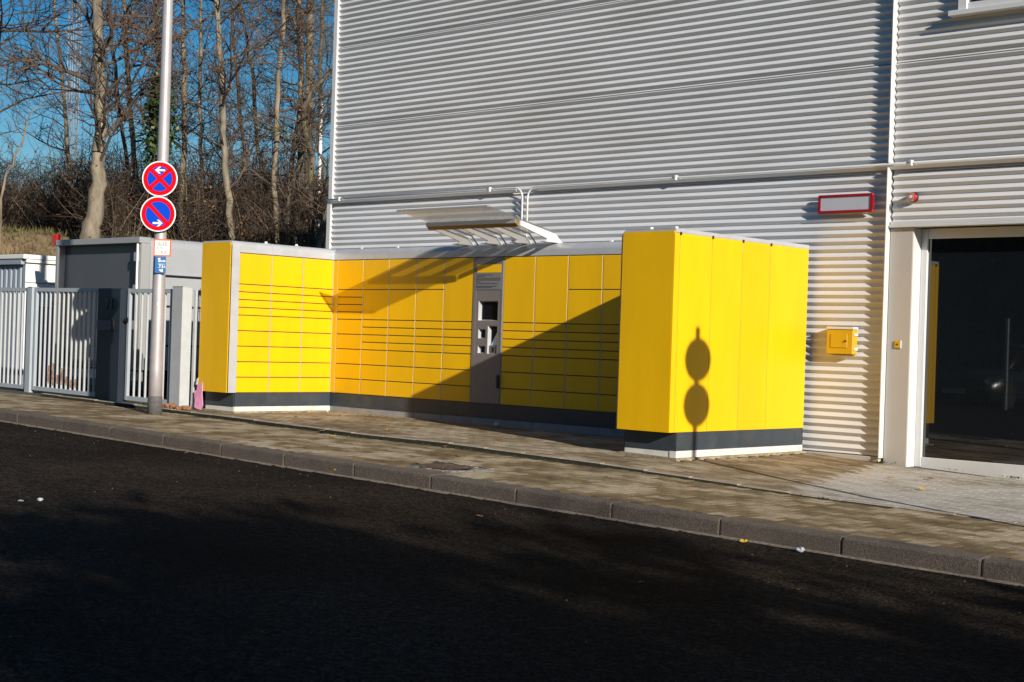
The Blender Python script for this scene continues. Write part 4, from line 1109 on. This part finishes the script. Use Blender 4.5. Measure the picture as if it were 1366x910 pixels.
b.add(vs, [tuple(range(n)), tuple(range(n, 2 * n))[::-1]] + [(i, n + i, n + (i + 1) % n, (i + 1) % n) for i in range(n)]); b.build('paper_corner', PAPER, pk_, fix=True)
# crumbled bricks
b = MB(); rr = random.Random(9)
for k in range(80):
    t = rr.random(); x = -17.43 + 0.50 * t + rr.uniform(-.02, .02); y = 11.66 + rr.uniform(-0.07, 0.07) + 0.10 * t; s = rr.uniform(0.014, 0.034)
    z = zg(x, y) + 0.02 + rr.random() * 0.06 * (1 - abs(2 * t - 1) * .7)
    M = Matrix.Translation((x, y, z)) @ Matrix.Rotation(rr.uniform(0, 6), 4, 'Z') @ Matrix.Rotation(rr.uniform(-.5, .5), 4, 'X')
    b.box(-s * 1.2, s * 1.2, -s * .8, s * .8, -s * .6, s * .6, 0, s * .3, M)
tag(b.build('brick_rubble', BRICKM), 'small heap of crumbled brown brick at the foot of the pale post', 'rubble', kind='stuff')
MB().box(-17.52, -17.2, 11.45, 11.60, zg(-17.4, 11.5) - .02, zg(-17.4, 11.5) + 0.045, 0, 0.01).build('mossy_stone', MOSS)
tag(bpy.data.objects['mossy_stone'], 'low mossy edging stone by the lamp post foot', 'stone')
def crumple(name, label, cat, p, s, m, flat=0.4, seed=1):
    rr = random.Random(seed); b = MB(); vs = []; nu, nv = 7, 5
    for j in range(nv):
        for i in range(nu):
            a = 2 * pi * i / nu; t = pi * j / (nv - 1); q = s * rr.uniform(0.65, 1.15)
            vs.append((p[0] + q * sin(t) * cos(a), p[1] + q * sin(t) * sin(a) * .7, p[2] + s * flat * 0.8 + q * flat * cos(t)))
    b.add(vs, [(j * nu + i, (j + 1) * nu + i, (j + 1) * nu + (i + 1) % nu, j * nu + (i + 1) % nu) for j in range(nv - 1) for i in range(nu)])
    return tag(b.build(name, m), label, cat)
def rz(x, y): return zk(x) - 0.135 + 0.018 * max(0, min(6, KY - y))
for u, v, s, lab, sd in ((28, 669, .032, 'flattened white paper scrap on the road, left of the other scrap', 3), (53, 668, .028, 'crumpled white paper scrap on the road, right of the flat scrap', 4)):
    q = onz(u, v, -1.06); q = onz(u, v, rz(q.x, q.y)); q = onz(u, v, rz(q.x, q.y))
    crumple('paper_scrap', lab, 'litter', (q.x, q.y, rz(q.x, q.y)), s, WHITEBIT, 0.25 if sd == 3 else .5, sd)
q = onz(1064, 736, -1.37); crumple('plastic_scrap', 'clear crumpled plastic scrap lying against the kerb foot', 'litter', (q.x, KY - 0.07, rz(q.x, KY)), .045, WHITEBIT, .45, 8)
q = onz(668, 570, -1.08); crumple('paper_scrap', 'white paper scrap at the foot of the screen column', 'litter', (q.x, 13.70, zg(q.x, 13.7) + .012), .05, WHITEBIT, .5, 6)
# fallen leaves
lm = []
for k in range(3):
    rr = random.Random(20 + k); n = 9; vs = []
    for i in range(n):
        a = 2 * pi * i / n; r_ = 0.034 * (0.55 + 0.45 * abs(cos(a * 1.5 + k))) ; vs.append((r_ * 1.3 * cos(a), r_ * sin(a), 0.012 * abs(sin(a * 2 + k)) + 0.003))
    b = MB(); vs.append((0, 0, 0.004)); b.add(vs, [(i, (i + 1) % n, n) for i in range(n)]); lm.append((b.mesh('fallen_leaf', YLEAF), b.mesh('fallen_leaf', LEAF)))
rr = random.Random(77)
spots = [(430, 577, 1), (445, 584, 0), (595, 598, 1), (610, 612, 1), (663, 592, 0), (916, 566, 0), (455, 557, 0), (395, 558, 1), (490, 560, 0), (1187, 640, 0), (1241, 641, 1), (1098, 647, 0), (520, 575, 0), (640, 690, 1), (855, 778, 1), (992, 724, 0), (1230, 655, 0), (1152, 630, 0), (350, 565, 1), (270, 548, 1), (248, 605, 1), (700, 655, 0), (560, 640, 1), (1062, 788, 1), (443, 627, 0)]
LL = ['yellow leaf on the dark groove before the left locker wing', 'brown leaf on the forecourt just behind the dark groove, left part', 'yellow leaf on the edging behind the drain cover', 'yellow leaf on the rim of the drain cover', 'brown leaf on the forecourt before the screen column',
      'brown leaf against the base of the right locker wing', 'brown leaf at the foot of the back lockers, left end', 'yellow leaf before the white base of the left wing', 'brown leaf at the shadow edge before the back lockers', 'brown leaf on the pale paving below the door post', 'yellow leaf on the pale paving before the glass door',
      'brown leaf on the paving near the long pole shadow', 'brown leaf on the forecourt groove, middle part', 'yellow leaf in the gutter by the kerb, nearest the picture middle', 'yellow leaf lying alone on the dark road', 'brown leaf in the gutter under the right locker wing', 'brown leaf close to the door sill', 'brown leaf under the ribbed wall by the door post', 'yellow leaf before the left corner of the left wing', 'yellow leaf beside the brick rubble', 'yellow leaf on the footway just behind the kerb, left half', 'brown leaf on the footway above the kerb, middle part', 'yellow leaf on the footway left of the drain cover', 'yellow leaf on the road near the right edge', 'brown leaf on the footway below the back lockers']
for i, (u, v, c) in enumerate(spots):
    q = onz(u, v, -1.1)
    for _ in range(4): q = onz(u, v, zg(q.x, q.y) if q.y > KY + .1 else rz(q.x, q.y))
    o_ = link('fallen_leaf', lm[i % 3][c], None, (q.x, q.y, q.z + (0.014 if q.y > KY + .1 else 0.002)))
    o_.rotation_euler = (rr.uniform(-.2, .2), rr.uniform(-.2, .2), rr.uniform(0, 6)); o_.scale = [rr.uniform(.6, 1.1)] * 3
    tag(o_, LL[i], 'leaf', 'fallen leaves on the paving and road')
# weeds at the door post
b = MB(); rr = random.Random(3)
for cx, cy, n_, s in ((-8.0, 14.42, 26, .05), (-6.62, 14.64, 30, .05), (-7.35, 14.66, 14, .03)):
    for k in range(n_):
        x = cx + rr.gauss(0, .07); y = cy + rr.gauss(0, .02); z = zg(x, y) + 0.01; a = rr.uniform(0, 6); L = s * rr.uniform(.4, 1)
        b.add([(x, y, z), (x + L * cos(a), y + L * sin(a), z + L * .7), (x + L * .6 * cos(a + .6), y + L * .6 * sin(a + .6), z + L * .5)], [(0, 1, 2)])
tag(b.build('weed', IVY), 'tufts of weed at the foot of the door post and sill', kind='stuff')
#__TREES__
# ------------------------------------------------------------------ trees
def twig_tube(b, pts, r0, n=3, tip=0.3, mi=0):
    """tapered tube ending in a point-like tip; cheap"""
    o = len(b.v); m = len(pts)
    for i, p in enumerate(pts):
        d = (pts[min(i + 1, m - 1)] - pts[max(i - 1, 0)])
        a = d.cross(Vector((0.31, 0.2, 0.93)))
        if a.length < 1e-6: a = Vector((1, 0, 0))
        a.normalize(); c = a.cross(d); c.normalize()
        r = r0 * lerp(1, tip, i / (m - 1))
        for k in range(n):
            t = 2 * pi * k / n; q = p + (a * cos(t) + c * sin(t)) * r; b.v.append((q.x, q.y, q.z))
    for i in range(m - 1):
        for k in range(n):
            b.f.append((o + i * n + k, o + i * n + (k + 1) % n, o + (i + 1) * n + (k + 1) % n, o + (i + 1) * n + k)); b.m.append(mi); b.sm.append(True)
def wob(p, d, L, n, rr, w, up):
    pts = [p.copy()]; d = d.normalized()
    for i in range(n):
        d = (d + Vector((rr.gauss(0, w), rr.gauss(0, w), rr.gauss(0, w) + up))).normalized()
        pts.append(pts[-1] + d * (L / n))
    return pts, d
def leaf_quad(lb, p, s, rr):
    u = Vector((rr.gauss(0, 1), rr.gauss(0, 1), rr.gauss(0, 1))).normalized(); w = u.cross(Vector((rr.gauss(0, 1), rr.gauss(0, 1), 1))).normalized()
    u *= s; w *= s * .6; o = len(lb.v)
    for q in (p - u, p + w, p + u, p - w): lb.v.append((q.x, q.y, q.z))
    lb.f.append((o, o + 1, o + 2, o + 3)); lb.m.append(0); lb.sm.append(False)
def branch(b, lb, p, d, L, r, lev, rr, leafp):
    n = 4 if lev > 0 else 3
    pts, dd = wob(p, d, L, n, rr, 0.16, 0.05 if lev else 0.02)
    twig_tube(b, pts, r, 5 if r > 0.03 else (4 if r > .015 else 3), 0.35)
    if lev == 0:
        if rr.random() < leafp * 2.2: leaf_quad(lb, pts[-1], rr.uniform(.03, .06), rr)
        return
    k = rr.randint(6, 9) if lev > 1 else rr.randint(5, 8)
    for i in range(k):
        t = rr.uniform(0.25, 1.0); j = min(n - 1, int(t * n)); q = pts[j].lerp(pts[j + 1], t * n - j)
        ax = (pts[j + 1] - pts[j]).normalized()
        side = ax.cross(Vector((rr.gauss(0, 1), rr.gauss(0, 1), rr.gauss(0, 1)))).normalized()
        nd = (ax * 0.75 + side * rr.uniform(0.5, 1.0) + Vector((0, 0, 0.12))).normalized()
        branch(b, lb, q, nd, L * rr.uniform(0.4, 0.62) * (1.1 - 0.4 * t), max(0.0045, r * 0.5), lev - 1, rr, leafp)
def tree(label, d, pts, bk, seed, nb, reach, leafp=0.05, low=0.15, group=None, lev=2, ext=None):
    """pts: (u, v, width_px) down the trunk from its foot up; d: metres from the camera"""
    rr = random.Random(seed)
    P = [at(u, v, d) for (u, v, w) in pts]; R = [w * d / F / 2 for (u, v, w) in pts]
    foot = P[0].copy(); gzv = terrain_z(foot.x, foot.y) if foot.x < -17.5 else -1.2
    foot.z = min(foot.z, gzv) - 0.2
    P = [foot] + P if P[0].z > gzv + .05 else P
    if len(P) > len(R): R = [R[0] * 1.25] + R
    # carry on above the picture
    dirv = (P[-1] - P[-2]).normalized(); top = P[-1]
    ext = ext or rr.uniform(3.0, 5.0)
    P += [top + dirv * ext * .5 + Vector((rr.gauss(0, .2), rr.gauss(0, .2), 0)), top + dirv * ext]
    R += [R[-1] * .7, R[-1] * .2]
    # smooth
    Q = []; S = []
    for i in range(len(P) - 1):
        for k in range(4):
            t = k / 4; p0 = P[max(i - 1, 0)]; p1 = P[i]; p2 = P[i + 1]; p3 = P[min(i + 2, len(P) - 1)]
            q = 0.5 * ((2 * p1) + (p2 - p0) * t + (2 * p0 - 5 * p1 + 4 * p2 - p3) * t * t + (3 * p1 - p0 - 3 * p2 + p3) * t ** 3)
            Q.append(q + Vector((rr.gauss(0, .02), rr.gauss(0, .02), 0))); S.append(lerp(R[i], R[i + 1], t) * (rr.uniform(.98, 1.03) if R[i] > .15 else rr.uniform(.94, 1.07)))
    Q.append(P[-1]); S.append(R[-1])
    c = foot.copy(); c.z = gzv
    t_ = empty('bare_tree', label, 'tree', group)
    MB().tube(Q, S, 10).build('trunk', bk, t_)
    b = MB(); lb = MB()
    H = len(Q)
    for i in range(nb):
        f = low + (1 - low) * ((i + rr.random()) / nb); j = min(H - 2, int(f * (H - 1))); q = Q[j].lerp(Q[j + 1], rr.random())
        a = rr.uniform(0, 2 * pi); up = rr.uniform(0.15, 0.9)
        nd = Vector((cos(a), sin(a), up)).normalized()
        L = reach * rr.uniform(.55, 1.1) * (1.0 - 0.35 * f)
        branch(b, lb, q, nd, L, max(0.012, S[j] * rr.uniform(.25, .5)), lev, rr, leafp)
    b.build('crown', BRANCH if bk is not BARK_DARK else BARK_DARK, t_)
    if lb.f: tag(lb.build('dry_leaf', LEAF, t_), kind='stuff')
    return t_, Q, S
G = 'bare trees on the slope'
tree('thick pale-barked tree leaning to the right, largest trunk behind the gate', 39, [(120, 318, 27), (126, 285, 23), (130, 245, 20), (133, 200, 17), (133, 150, 15), (133, 90, 14), (131, 30, 13), (129, -20, 12)], BARK_PALE, 1, 26, 3.4, 0.05, 0.35, G)
tree('slender brown tree just left of the lamp post with crossing lower limbs', 43, [(186, 318, 8), (180, 230, 7), (174, 150, 7), (168, 60, 6), (165, -20, 5)], BARK_BROWN, 2, 24, 3.0, 0.12, 0.25, G)
tree('thin dark tree second left of the lamp post leaning left', 45, [(178, 315, 6), (168, 200, 5), (152, 90, 5), (145, -10, 4)], BARK_DARK, 3, 20, 2.8, 0.06, 0.3, G)
tiv, QI, SI = tree('tree wrapped in dark green ivy directly behind the lamp post', 41, [(213, 318, 9), (211, 230, 9), (212, 150, 8), (210, 60, 7), (208, -20, 6)], BARK_DARK, 4, 20, 3.0, 0.05, 0.35, G)
tree('thin mottled tree right of the lamp post, straight and pale brown', 42, [(242, 318, 8), (243, 230, 7), (246, 150, 7), (244, 70, 6), (242, -20, 5)], BARK_BROWN, 5, 26, 3.0, 0.15, 0.2, G)
tree('pale grey tree with a kinked trunk midway between lamp post and warehouse', 40, [(310, 318, 9), (303, 250, 9), (299, 190, 8), (297, 140, 8), (294, 80, 7), (290, 20, 7), (286, -20, 6)], BARK_PALE, 6, 26, 3.0, 0.15, 0.2, G)
tree('thin brown tree leaning left, next right of the kinked pale tree', 44, [(362, 318, 5), (352, 240, 5), (344, 190, 5), (338, 110, 5), (328, 40, 4), (318, -20, 4)], BARK_DARK, 7, 22, 2.6, 0.08, 0.25, G)
tree('mottled tree with a wavy trunk, third from the warehouse corner group', 41, [(369, 320, 7), (366, 250, 7), (369, 180, 7), (370, 110, 6), (377, 50, 6), (379, -20, 5)], BARK_BROWN, 8, 26, 2.6, 0.06, 0.2, G)
tree('slim pale tree bending right among the trunks near the warehouse', 42, [(383, 320, 6), (386, 250, 6), (393, 190, 6), (401, 130, 6), (402, 60, 5), (400, -20, 5)], BARK_BROWN, 9, 24, 2.6, 0.05, 0.2, G)
tree('dark straight tree with mossy bark near the warehouse corner', 43, [(396, 320, 10), (399, 240, 9), (403, 170, 8), (402, 90, 8), (399, 20, 7), (398, -20, 6)], BARK_DARK, 10, 26, 3.0, 0.03, 0.2, G)
tree('dark forked tree with a yellow-mossy trunk next to the warehouse corner', 41, [(416, 320, 9), (416, 250, 9), (414, 200, 8), (404, 160, 7), (414, 125, 6), (436, 100, 5), (455, 85, 4)], BARK_DARK, 11, 22, 2.8, 0.03, 0.15, G)
tree('short pale leaning stump tree against the warehouse edge', 40, [(424, 322, 10), (431, 300, 9), (436, 280, 8), (441, 262, 6)], BARK_PALE, 12, 8, 1.6, 0.02, 0.3, G)
tree('thin pale sapling leaning right at the far left edge', 38, [(2, 265, 3.5), (16, 220, 3), (32, 180, 2.5), (42, 150, 1.6)], BARK_BROWN, 13, 14, 2.0, 0.05, 0.3, G, ext=0.8)
tree('brown tree at the left edge with wide drooping branches', 44, [(-22, 320, 14), (-18, 200, 12), (-20, 90, 10), (-24, -20, 8)], BARK_BROWN, 14, 44, 5.5, 0.06, 0.25, G)
tree('thin tree between the masts and the thick pale trunk', 47, [(96, 318, 6), (92, 220, 5), (84, 120, 5), (74, 20, 4), (70, -20, 3)], BARK_BROWN, 15, 30, 3.6, 0.06, 0.25, G)
tree('fine twiggy tree right of the ivy tree', 48, [(272, 318, 6), (270, 220, 5), (266, 120, 5), (268, 20, 4), (268, -20, 3)], BARK_BROWN, 16, 28, 3.4, 0.16, 0.2, G)
tree('fine twiggy tree behind the kinked pale tree', 50, [(330, 318, 6), (326, 220, 5), (318, 120, 5), (310, 20, 4), (306, -20, 3)], BARK_DARK, 17, 28, 3.4, 0.10, 0.2, G)
tree('fine twiggy dark tree seen between the last trunks before the wall', 48, [(432, 318, 6), (428, 220, 6), (426, 120, 5), (430, 20, 5), (432, -20, 4)], BARK_DARK, 18, 34, 3.2, 0.03, 0.2, G)
# ivy round its tree
lb = MB(); rr = random.Random(40)
for k in range(2600):
    v = rr.uniform(95, 235); side = rr.gauss(0, 1); w = pw(v, [(95, 4), (130, 13), (170, 17), (210, 13), (240, 8)])
    p = at(212 + side * w * .62 + rr.gauss(0, 3), v, 41 + rr.gauss(0, .35))
    leaf_quad(lb, p, rr.uniform(.05, .10), rr)
tag(lb.build('ivy', IVY, tiv), kind='stuff')
# pine between the last trunks: only its upper boughs show
pt = empty('pine_tree', 'dark green pine whose needle boughs hang between the trunks by the warehouse', 'tree')
p0 = at(412, 320, 52); p0.z = terrain_z(p0.x, p0.y) - .2
P = [p0, at(412, 150, 52), at(414, 0, 52), at(414, -90, 52)]
MB().tube(P, [.17, .15, .12, .05], 9).build('trunk', BARK_BROWN, pt)
b = MB(); lb = MB(); rr = random.Random(44)
for k in range(34):
    v = rr.uniform(-90, 85); q = at(412 + rr.gauss(0, 2), v, 52); a = rr.uniform(0, 2 * pi)
    pts, dd = wob(q, Vector((cos(a), sin(a), .15)), rr.uniform(1.0, 2.4), 5, rr, .12, .0); twig_tube(b, pts, .03, 4)
    for t in range(60):
        j = rr.randint(1, 4); c = pts[j].lerp(pts[j + 1], rr.random()) + Vector((rr.gauss(0, .14), rr.gauss(0, .14), rr.gauss(0, .10)))
        u = Vector((rr.gauss(0, 1), rr.gauss(0, 1), rr.gauss(0, 1) + .3)).normalized() * .13; s = u.cross(Vector((rr.gauss(0, 1), rr.gauss(0, 1), rr.gauss(0, 1)))).normalized() * .022
        o_ = len(lb.v)
        for qq in (c - s, c + u, c + s): lb.v.append(tuple(qq))
        lb.f.append((o_, o_ + 1, o_ + 2)); lb.m.append(0); lb.sm.append(False)
b.build('crown', BRANCH, pt); tag(lb.build('needle', NEEDLE, pt), kind='stuff')

# shrubs and thicket
def shrub(b, lb, base, h, n, rr, leafp=.1):
    for k in range(n):
        a = rr.uniform(0, 2 * pi); lean = rr.uniform(0.05, .75)
        p = base + Vector((rr.gauss(0, .25), rr.gauss(0, .25), 0))
        pts, dd = wob(p, Vector((cos(a) * lean, sin(a) * lean, 1)), h * rr.uniform(.5, 1.05), 5, rr, .13, -0.02)
        mi = rr.choice((0, 0, 1, 1, 1, 2)); twig_tube(b, pts, rr.uniform(.009, .022), 3, .3, mi)
        for t in range(7):
            j = rr.randint(1, 4); q = pts[j].lerp(pts[j + 1], rr.random())
            p2, _ = wob(q, Vector((rr.gauss(0, 1), rr.gauss(0, 1), rr.uniform(0, 1))), h * rr.uniform(.12, .34), 3, rr, .2, 0); twig_tube(b, p2, .008, 3, .4, rr.choice((0, 1, mi)))
            if rr.random() < leafp: leaf_quad(lb, p2[-1], rr.uniform(.03, .06), rr)
shn = 0
for (u, d, h, lab) in ((20, 36, 2.3, 'bare arching bush at the left edge above the cabin'), (60, 37, 2.0, 'bare tangled bush above the cabin roof'), (160, 37, 2.2, 'bare bush right of the thick pale trunk'), (256, 36, 2.2, 'bare bush with rusty leaves above the trailer roof'), (285, 37.5, 2.0, 'low bare bush left of the kinked pale tree'), (338, 37, 2.1, 'bare bush with dry leaves right of the kinked pale tree'), (395, 38, 2.0, 'low bare bush at the feet of the dark trunks')):
    q = at(u, 320, d); q.z = terrain_z(q.x, q.y) - .05
    e = empty('shrub', lab, 'shrub'); b = MB(); lb = MB(); rr = random.Random(300 + u)
    shrub(b, lb, q, h, 38, rr, .35)
    b.build('stems', [TWIG, TWIGD, TWIGP], e)
    if lb.f: tag(lb.build('dry_leaf', LEAF, e), kind='stuff')
b = MB(); lb = MB(); rr = random.Random(500)
for k in range(150):
    u = rr.uniform(-90, 470); d = rr.uniform(44 if u < 130 else 40, 66); q = at(u, 320, d); q.z = terrain_z(q.x, q.y) - .1
    shrub(b, lb, q, rr.uniform(1.8, 3.6) * (1 + (d - 40) * .018), 34, rr, .12)
tag(b.build('thicket', [TWIG, TWIGD, TWIGP]), 'dense brown leafless thicket covering the slope behind the trees', kind='stuff')
tag(lb.build('thicket_leaves', LEAF), 'dry leaves hanging in the thicket', kind='stuff')
b = MB(); rr = random.Random(501)
for k in range(90):
    u = rr.uniform(-120, 480); d = rr.uniform(66, 90); q = at(u, 320, d); q.z = terrain_z(q.x, q.y) - .1
    shrub(b, lb, q, rr.uniform(4.0, 6.5), 26, rr, 0)
tag(b.build('far_wood', [TWIG, TWIGD, TWIGP]), 'far bare woodland on the crest of the slope', kind='stuff')
# grass and ground cover on the slope
b = MB(); rr = random.Random(502)
GRASSM = mat('rough_grass', (0.12, 0.105, 0.035), 0.9, var=0.5, vscale=1.2)
for k in range(9000):
    u = rr.uniform(-60, 450); d = rr.uniform(31, 43); q = at(u, 320, d); q.z = terrain_z(q.x, q.y) - .02
    if q.x > -17.6: continue
    L = rr.uniform(.08, .25); a = rr.uniform(0, 6.3); w = .02
    b.add([(q.x - w * sin(a), q.y + w * cos(a), q.z), (q.x + w * sin(a), q.y - w * cos(a), q.z), (q.x + L * .6 * cos(a), q.y + L * .6 * sin(a), q.z + L)], [(0, 1, 2)])
tag(b.build('grass', GRASSM), 'rough grass and fallen leaves on the slope', kind='stuff')

# lattice masts far behind
def mast(label, u0, u1, d, w, v0=330, v1=-120):
    m = empty('lattice_mast', label, 'mast')
    a = at(u0, v0, d); c = at(u1, v1, d); b_ = a.copy(); b_.z = c.z
    n = 26; H = c.z - a.z; x0 = (a.x + c.x) / 2; y0 = (a.y + c.y) / 2
    for k in range(3):
        an = 2 * pi * k / 3 + .4
        MB().tube([(x0 + w * cos(an), y0 + w * sin(an), a.z - 3), (x0 + w * cos(an), y0 + w * sin(an), c.z)], .03, 6).build('leg', MASTM, m)
    b = MB()
    for i in range(n):
        z = a.z + H * i / n; zz_ = a.z + H * (i + 1) / n
        for k in range(3):
            a0 = 2 * pi * k / 3 + .4; a1 = 2 * pi * ((k + 1) % 3) / 3 + .4
            if i % 2: a0, a1 = a1, a0
            b.tube([(x0 + w * cos(a0), y0 + w * sin(a0), z), (x0 + w * cos(a1), y0 + w * sin(a1), zz_)], .012, 4, 0, False, False)
    b.build('lattice', MASTM, m)
mast('left slim steel lattice mast rising behind the bare trees', 91, 95, 75, .14)
mast('right slim steel lattice mast rising behind the bare trees', 101, 105, 75, .14)
wp = empty('steel_pole', 'white steel pole standing behind the trees beside the warehouse corner', 'pole')
p0 = at(424, 300, 47); p1 = at(428, 128, 47); p1.x, p1.y = p0.x, p0.y
MB().tube([(p0.x, p0.y, p0.z - 2), (p0.x, p0.y, p1.z)], .055, 8).build('shaft', WHITEP, wp)
MB().box(p0.x - .2, p0.x + .2, p0.y - .1, p0.y + .1, p1.z - 4.3, p1.z - 4.1).build('bracket', WHITEP, wp)

# ------------------------------------------------------------------ across the road: trees that shade it, a fence and a parked car (seen in the door glass)
def shade_tree(x, y, h, r, seed, label, dens):
    t_ = empty('street_tree', label, 'tree', 'trees across the road', (0, 0, 0)); rr = random.Random(seed); gz_ = zk(x) - .1
    MB().tube([(x, y, gz_ - .2), (x + .05, y, gz_ + h * .5), (x, y + .1, gz_ + h)], [.17, .13, .03], 9).build('trunk', BARK_BROWN, t_)
    b = MB(); lb = MB()
    for k in range(26):
        f = rr.uniform(.22, 1); a = rr.uniform(0, 2 * pi)
        branch(b, lb, Vector((x, y, gz_ + h * f)), Vector((cos(a), sin(a), .5)), r * (1.15 - .6 * f), .035, 1, rr, 0)
    nc = max(12, dens // 45)
    for k in range(nc):                     # leaves hang in clumps with gaps of sky between them
        a = rr.uniform(0, 2 * pi); q = r * math.sqrt(rr.random()); f = rr.uniform(.18, 1.0); k_ = math.sqrt(max(0.05, 1 - ((f - .5) / .55) ** 2)); cs = rr.uniform(.22, .48)
        for j in range(45):
            leaf_quad(lb, Vector((x + q * k_ * cos(a) + rr.gauss(0, cs), y + q * k_ * sin(a) + rr.gauss(0, cs), gz_ + h * f + rr.gauss(0, cs * .6))), rr.uniform(.10, .19), rr)
    b.build('crown', BRANCH, t_); tag(lb.build('leaf', IVY, t_), kind='stuff')
ST = [(5.5, 0.3, 5.6, 1.8, 1300, 'smallest leafy street tree nearest the camera'), (9.5, -0.9, 7.2, 2.3, 2000, 'broad leafy street tree second from the camera'), (14, -2.4, 9.0, 2.7, 2800, 'tall leafy street tree beyond the broad one'),
      (20, -4.6, 11, 3.0, 3000, 'tallest leafy street tree at the far end of the row'), (8, -4.5, 7, 2.4, 2600, 'leafy tree behind the smallest street tree'), (13.5, -6.5, 9, 2.8, 3200, 'leafy tree behind the tall street tree'),
      (8.6, 2.3, 6.3, 1.7, 650, 'thin sparse street tree beside the kerb'), (12.5, 1.1, 8.0, 2.0, 800, 'sparse street tree farther along the kerb'), (18, -0.9, 10.0, 2.3, 1000, 'tall sparse street tree at the end of the kerb')]
for i, (x, y, h, r, dn, lab) in enumerate(ST): shade_tree(x, y, h, r, 700 + i, lab + ', across the road', dn)

# dark hedge added for the door reflection; rod fence and parked car across the road, mirrored darkly in the glass door
hd = empty('hedge', 'tall dark evergreen hedge added behind the rod fence to darken the door reflection', 'hedge'); b = MB(); lb = MB(); rr = random.Random(900)
for k in range(30):
    x = -42 + k * 1.35; b.tube([(x, -9, zk(x) - .4), (x + .1, -9, zk(x) + 4.5)], [.08, .02], 6)
    b.box(x - .75, x + .75, -9.6, -8.7, zk(x) - .3, zk(x) + 5.6 + rr.uniform(-.3, .3))
for k in range(9000):
    x = rr.uniform(-43, -2); leaf_quad(lb, Vector((x, -8.6 + abs(rr.gauss(0, .22)), zk(x) + rr.uniform(-.1, 6.2))), rr.uniform(.08, .16), rr)
b.build('core', NEEDLE, hd); tag(lb.build('leaf', NEEDLE, hd), kind='stuff')
rf = empty('rod_fence', 'dark rod fence across the road', 'fence')
for k in range(12):
    x = -26 + k * 2.0; MB().box(x - .03, x + .03, -0.83, -0.77, zk(x) - .2, zk(x) + 1.9).build('post', VANF, rf)
b = MB()
for k in range(240):
    x = -26 + k * .0917; b.box(x - .004, x + .004, -0.784, -0.776, zk(x) - .05, zk(x) + 1.8)
for j in range(8):
    z = .05 + j * .25; b.add([(-26, -.79, zk(-26) + z), (-4, -.79, zk(-4) + z), (-4, -.79, zk(-4) + z + .012), (-26, -.79, zk(-26) + z + .012)], [(0, 1, 2, 3)])
tag(b.build('rod', NAVY, rf), kind='stuff')
CARP = mat('dark_car_paint', (0.02, 0.024, 0.03), 0.25)
car = empty('parked_car', 'dark parked car behind the rod fence across the road, front to the street', 'car', loc=(-15.2, -3.0, zk(-15.2) - .12))
def loft(sections, name, m):
    b = MB(); vs = []; n = len(sections[0][1])
    for y, pr in sections: vs += [(px, y, pz) for px, pz in pr]
    fs = [(i * n + a, i * n + (a + 1) % n, (i + 1) * n + (a + 1) % n, (i + 1) * n + a) for i in range(len(sections) - 1) for a in range(n)]
    fs += [tuple(range(n)), tuple(range((len(sections) - 1) * n, len(sections) * n))]
    b.add(vs, fs, 0, True); return b.build(name, m, car, fix=True)
def sec(w, z0, z1, r=.12): return [(-w, z0), (w, z0), (w + .02, (z0 + z1) / 2), (w - .02, z1 - r), (w - r, z1), (-w + r, z1), (-w + .02, z1 - r), (-w - .02, (z0 + z1) / 2)]
loft([(2.12, sec(.70, .30, .66)), (2.0, sec(.82, .22, .74)), (1.2, sec(.88, .2, .90)), (.8, sec(.89, .2, .95)), (-1.6, sec(.89, .2, .98)), (-2.1, sec(.80, .3, .92))], 'body', CARP)
loft([(.95, sec(.70, .90, .96, .02)), (.25, sec(.62, .90, 1.42)), (-.9, sec(.62, .90, 1.46)), (-1.7, sec(.68, .90, 1.0, .02))], 'cabin', SCREEN)
loft([(.20, sec(.60, 1.40, 1.45, .02)), (-.3, sec(.60, 1.42, 1.49, .03)), (-.9, sec(.60, 1.42, 1.485, .02))], 'roof', CARP)
for sx in (-1, 1):
    MB().box(sx * .62 - .15, sx * .62 + .15, 1.99, 2.07, .56, .70, 0, .02).build('headlight', LENSG, car)
    MB().box(sx * .62 - .12, sx * .62 + .12, 1.96, 1.985, .58, .68, 0, .01).build('reflector', SILVER, car)
    for y in (1.35, -1.35): MB().tube([(sx * .72, y, .31), (sx * .90, y, .31)], .31, 18).build('wheel', TYRE, car)
    MB().box(sx * .98 - .08, sx * .98 + .08, .62, .78, .92, 1.04, 0, .02).build('mirror', CARP, car)
MB().box(-.42, .42, 2.10, 2.14, .50, .63, 0, .01).build('grille', BLACK, car)
MB().box(-.26, .26, 2.13, 2.15, .36, .47).build('number_plate', PAPER, car)
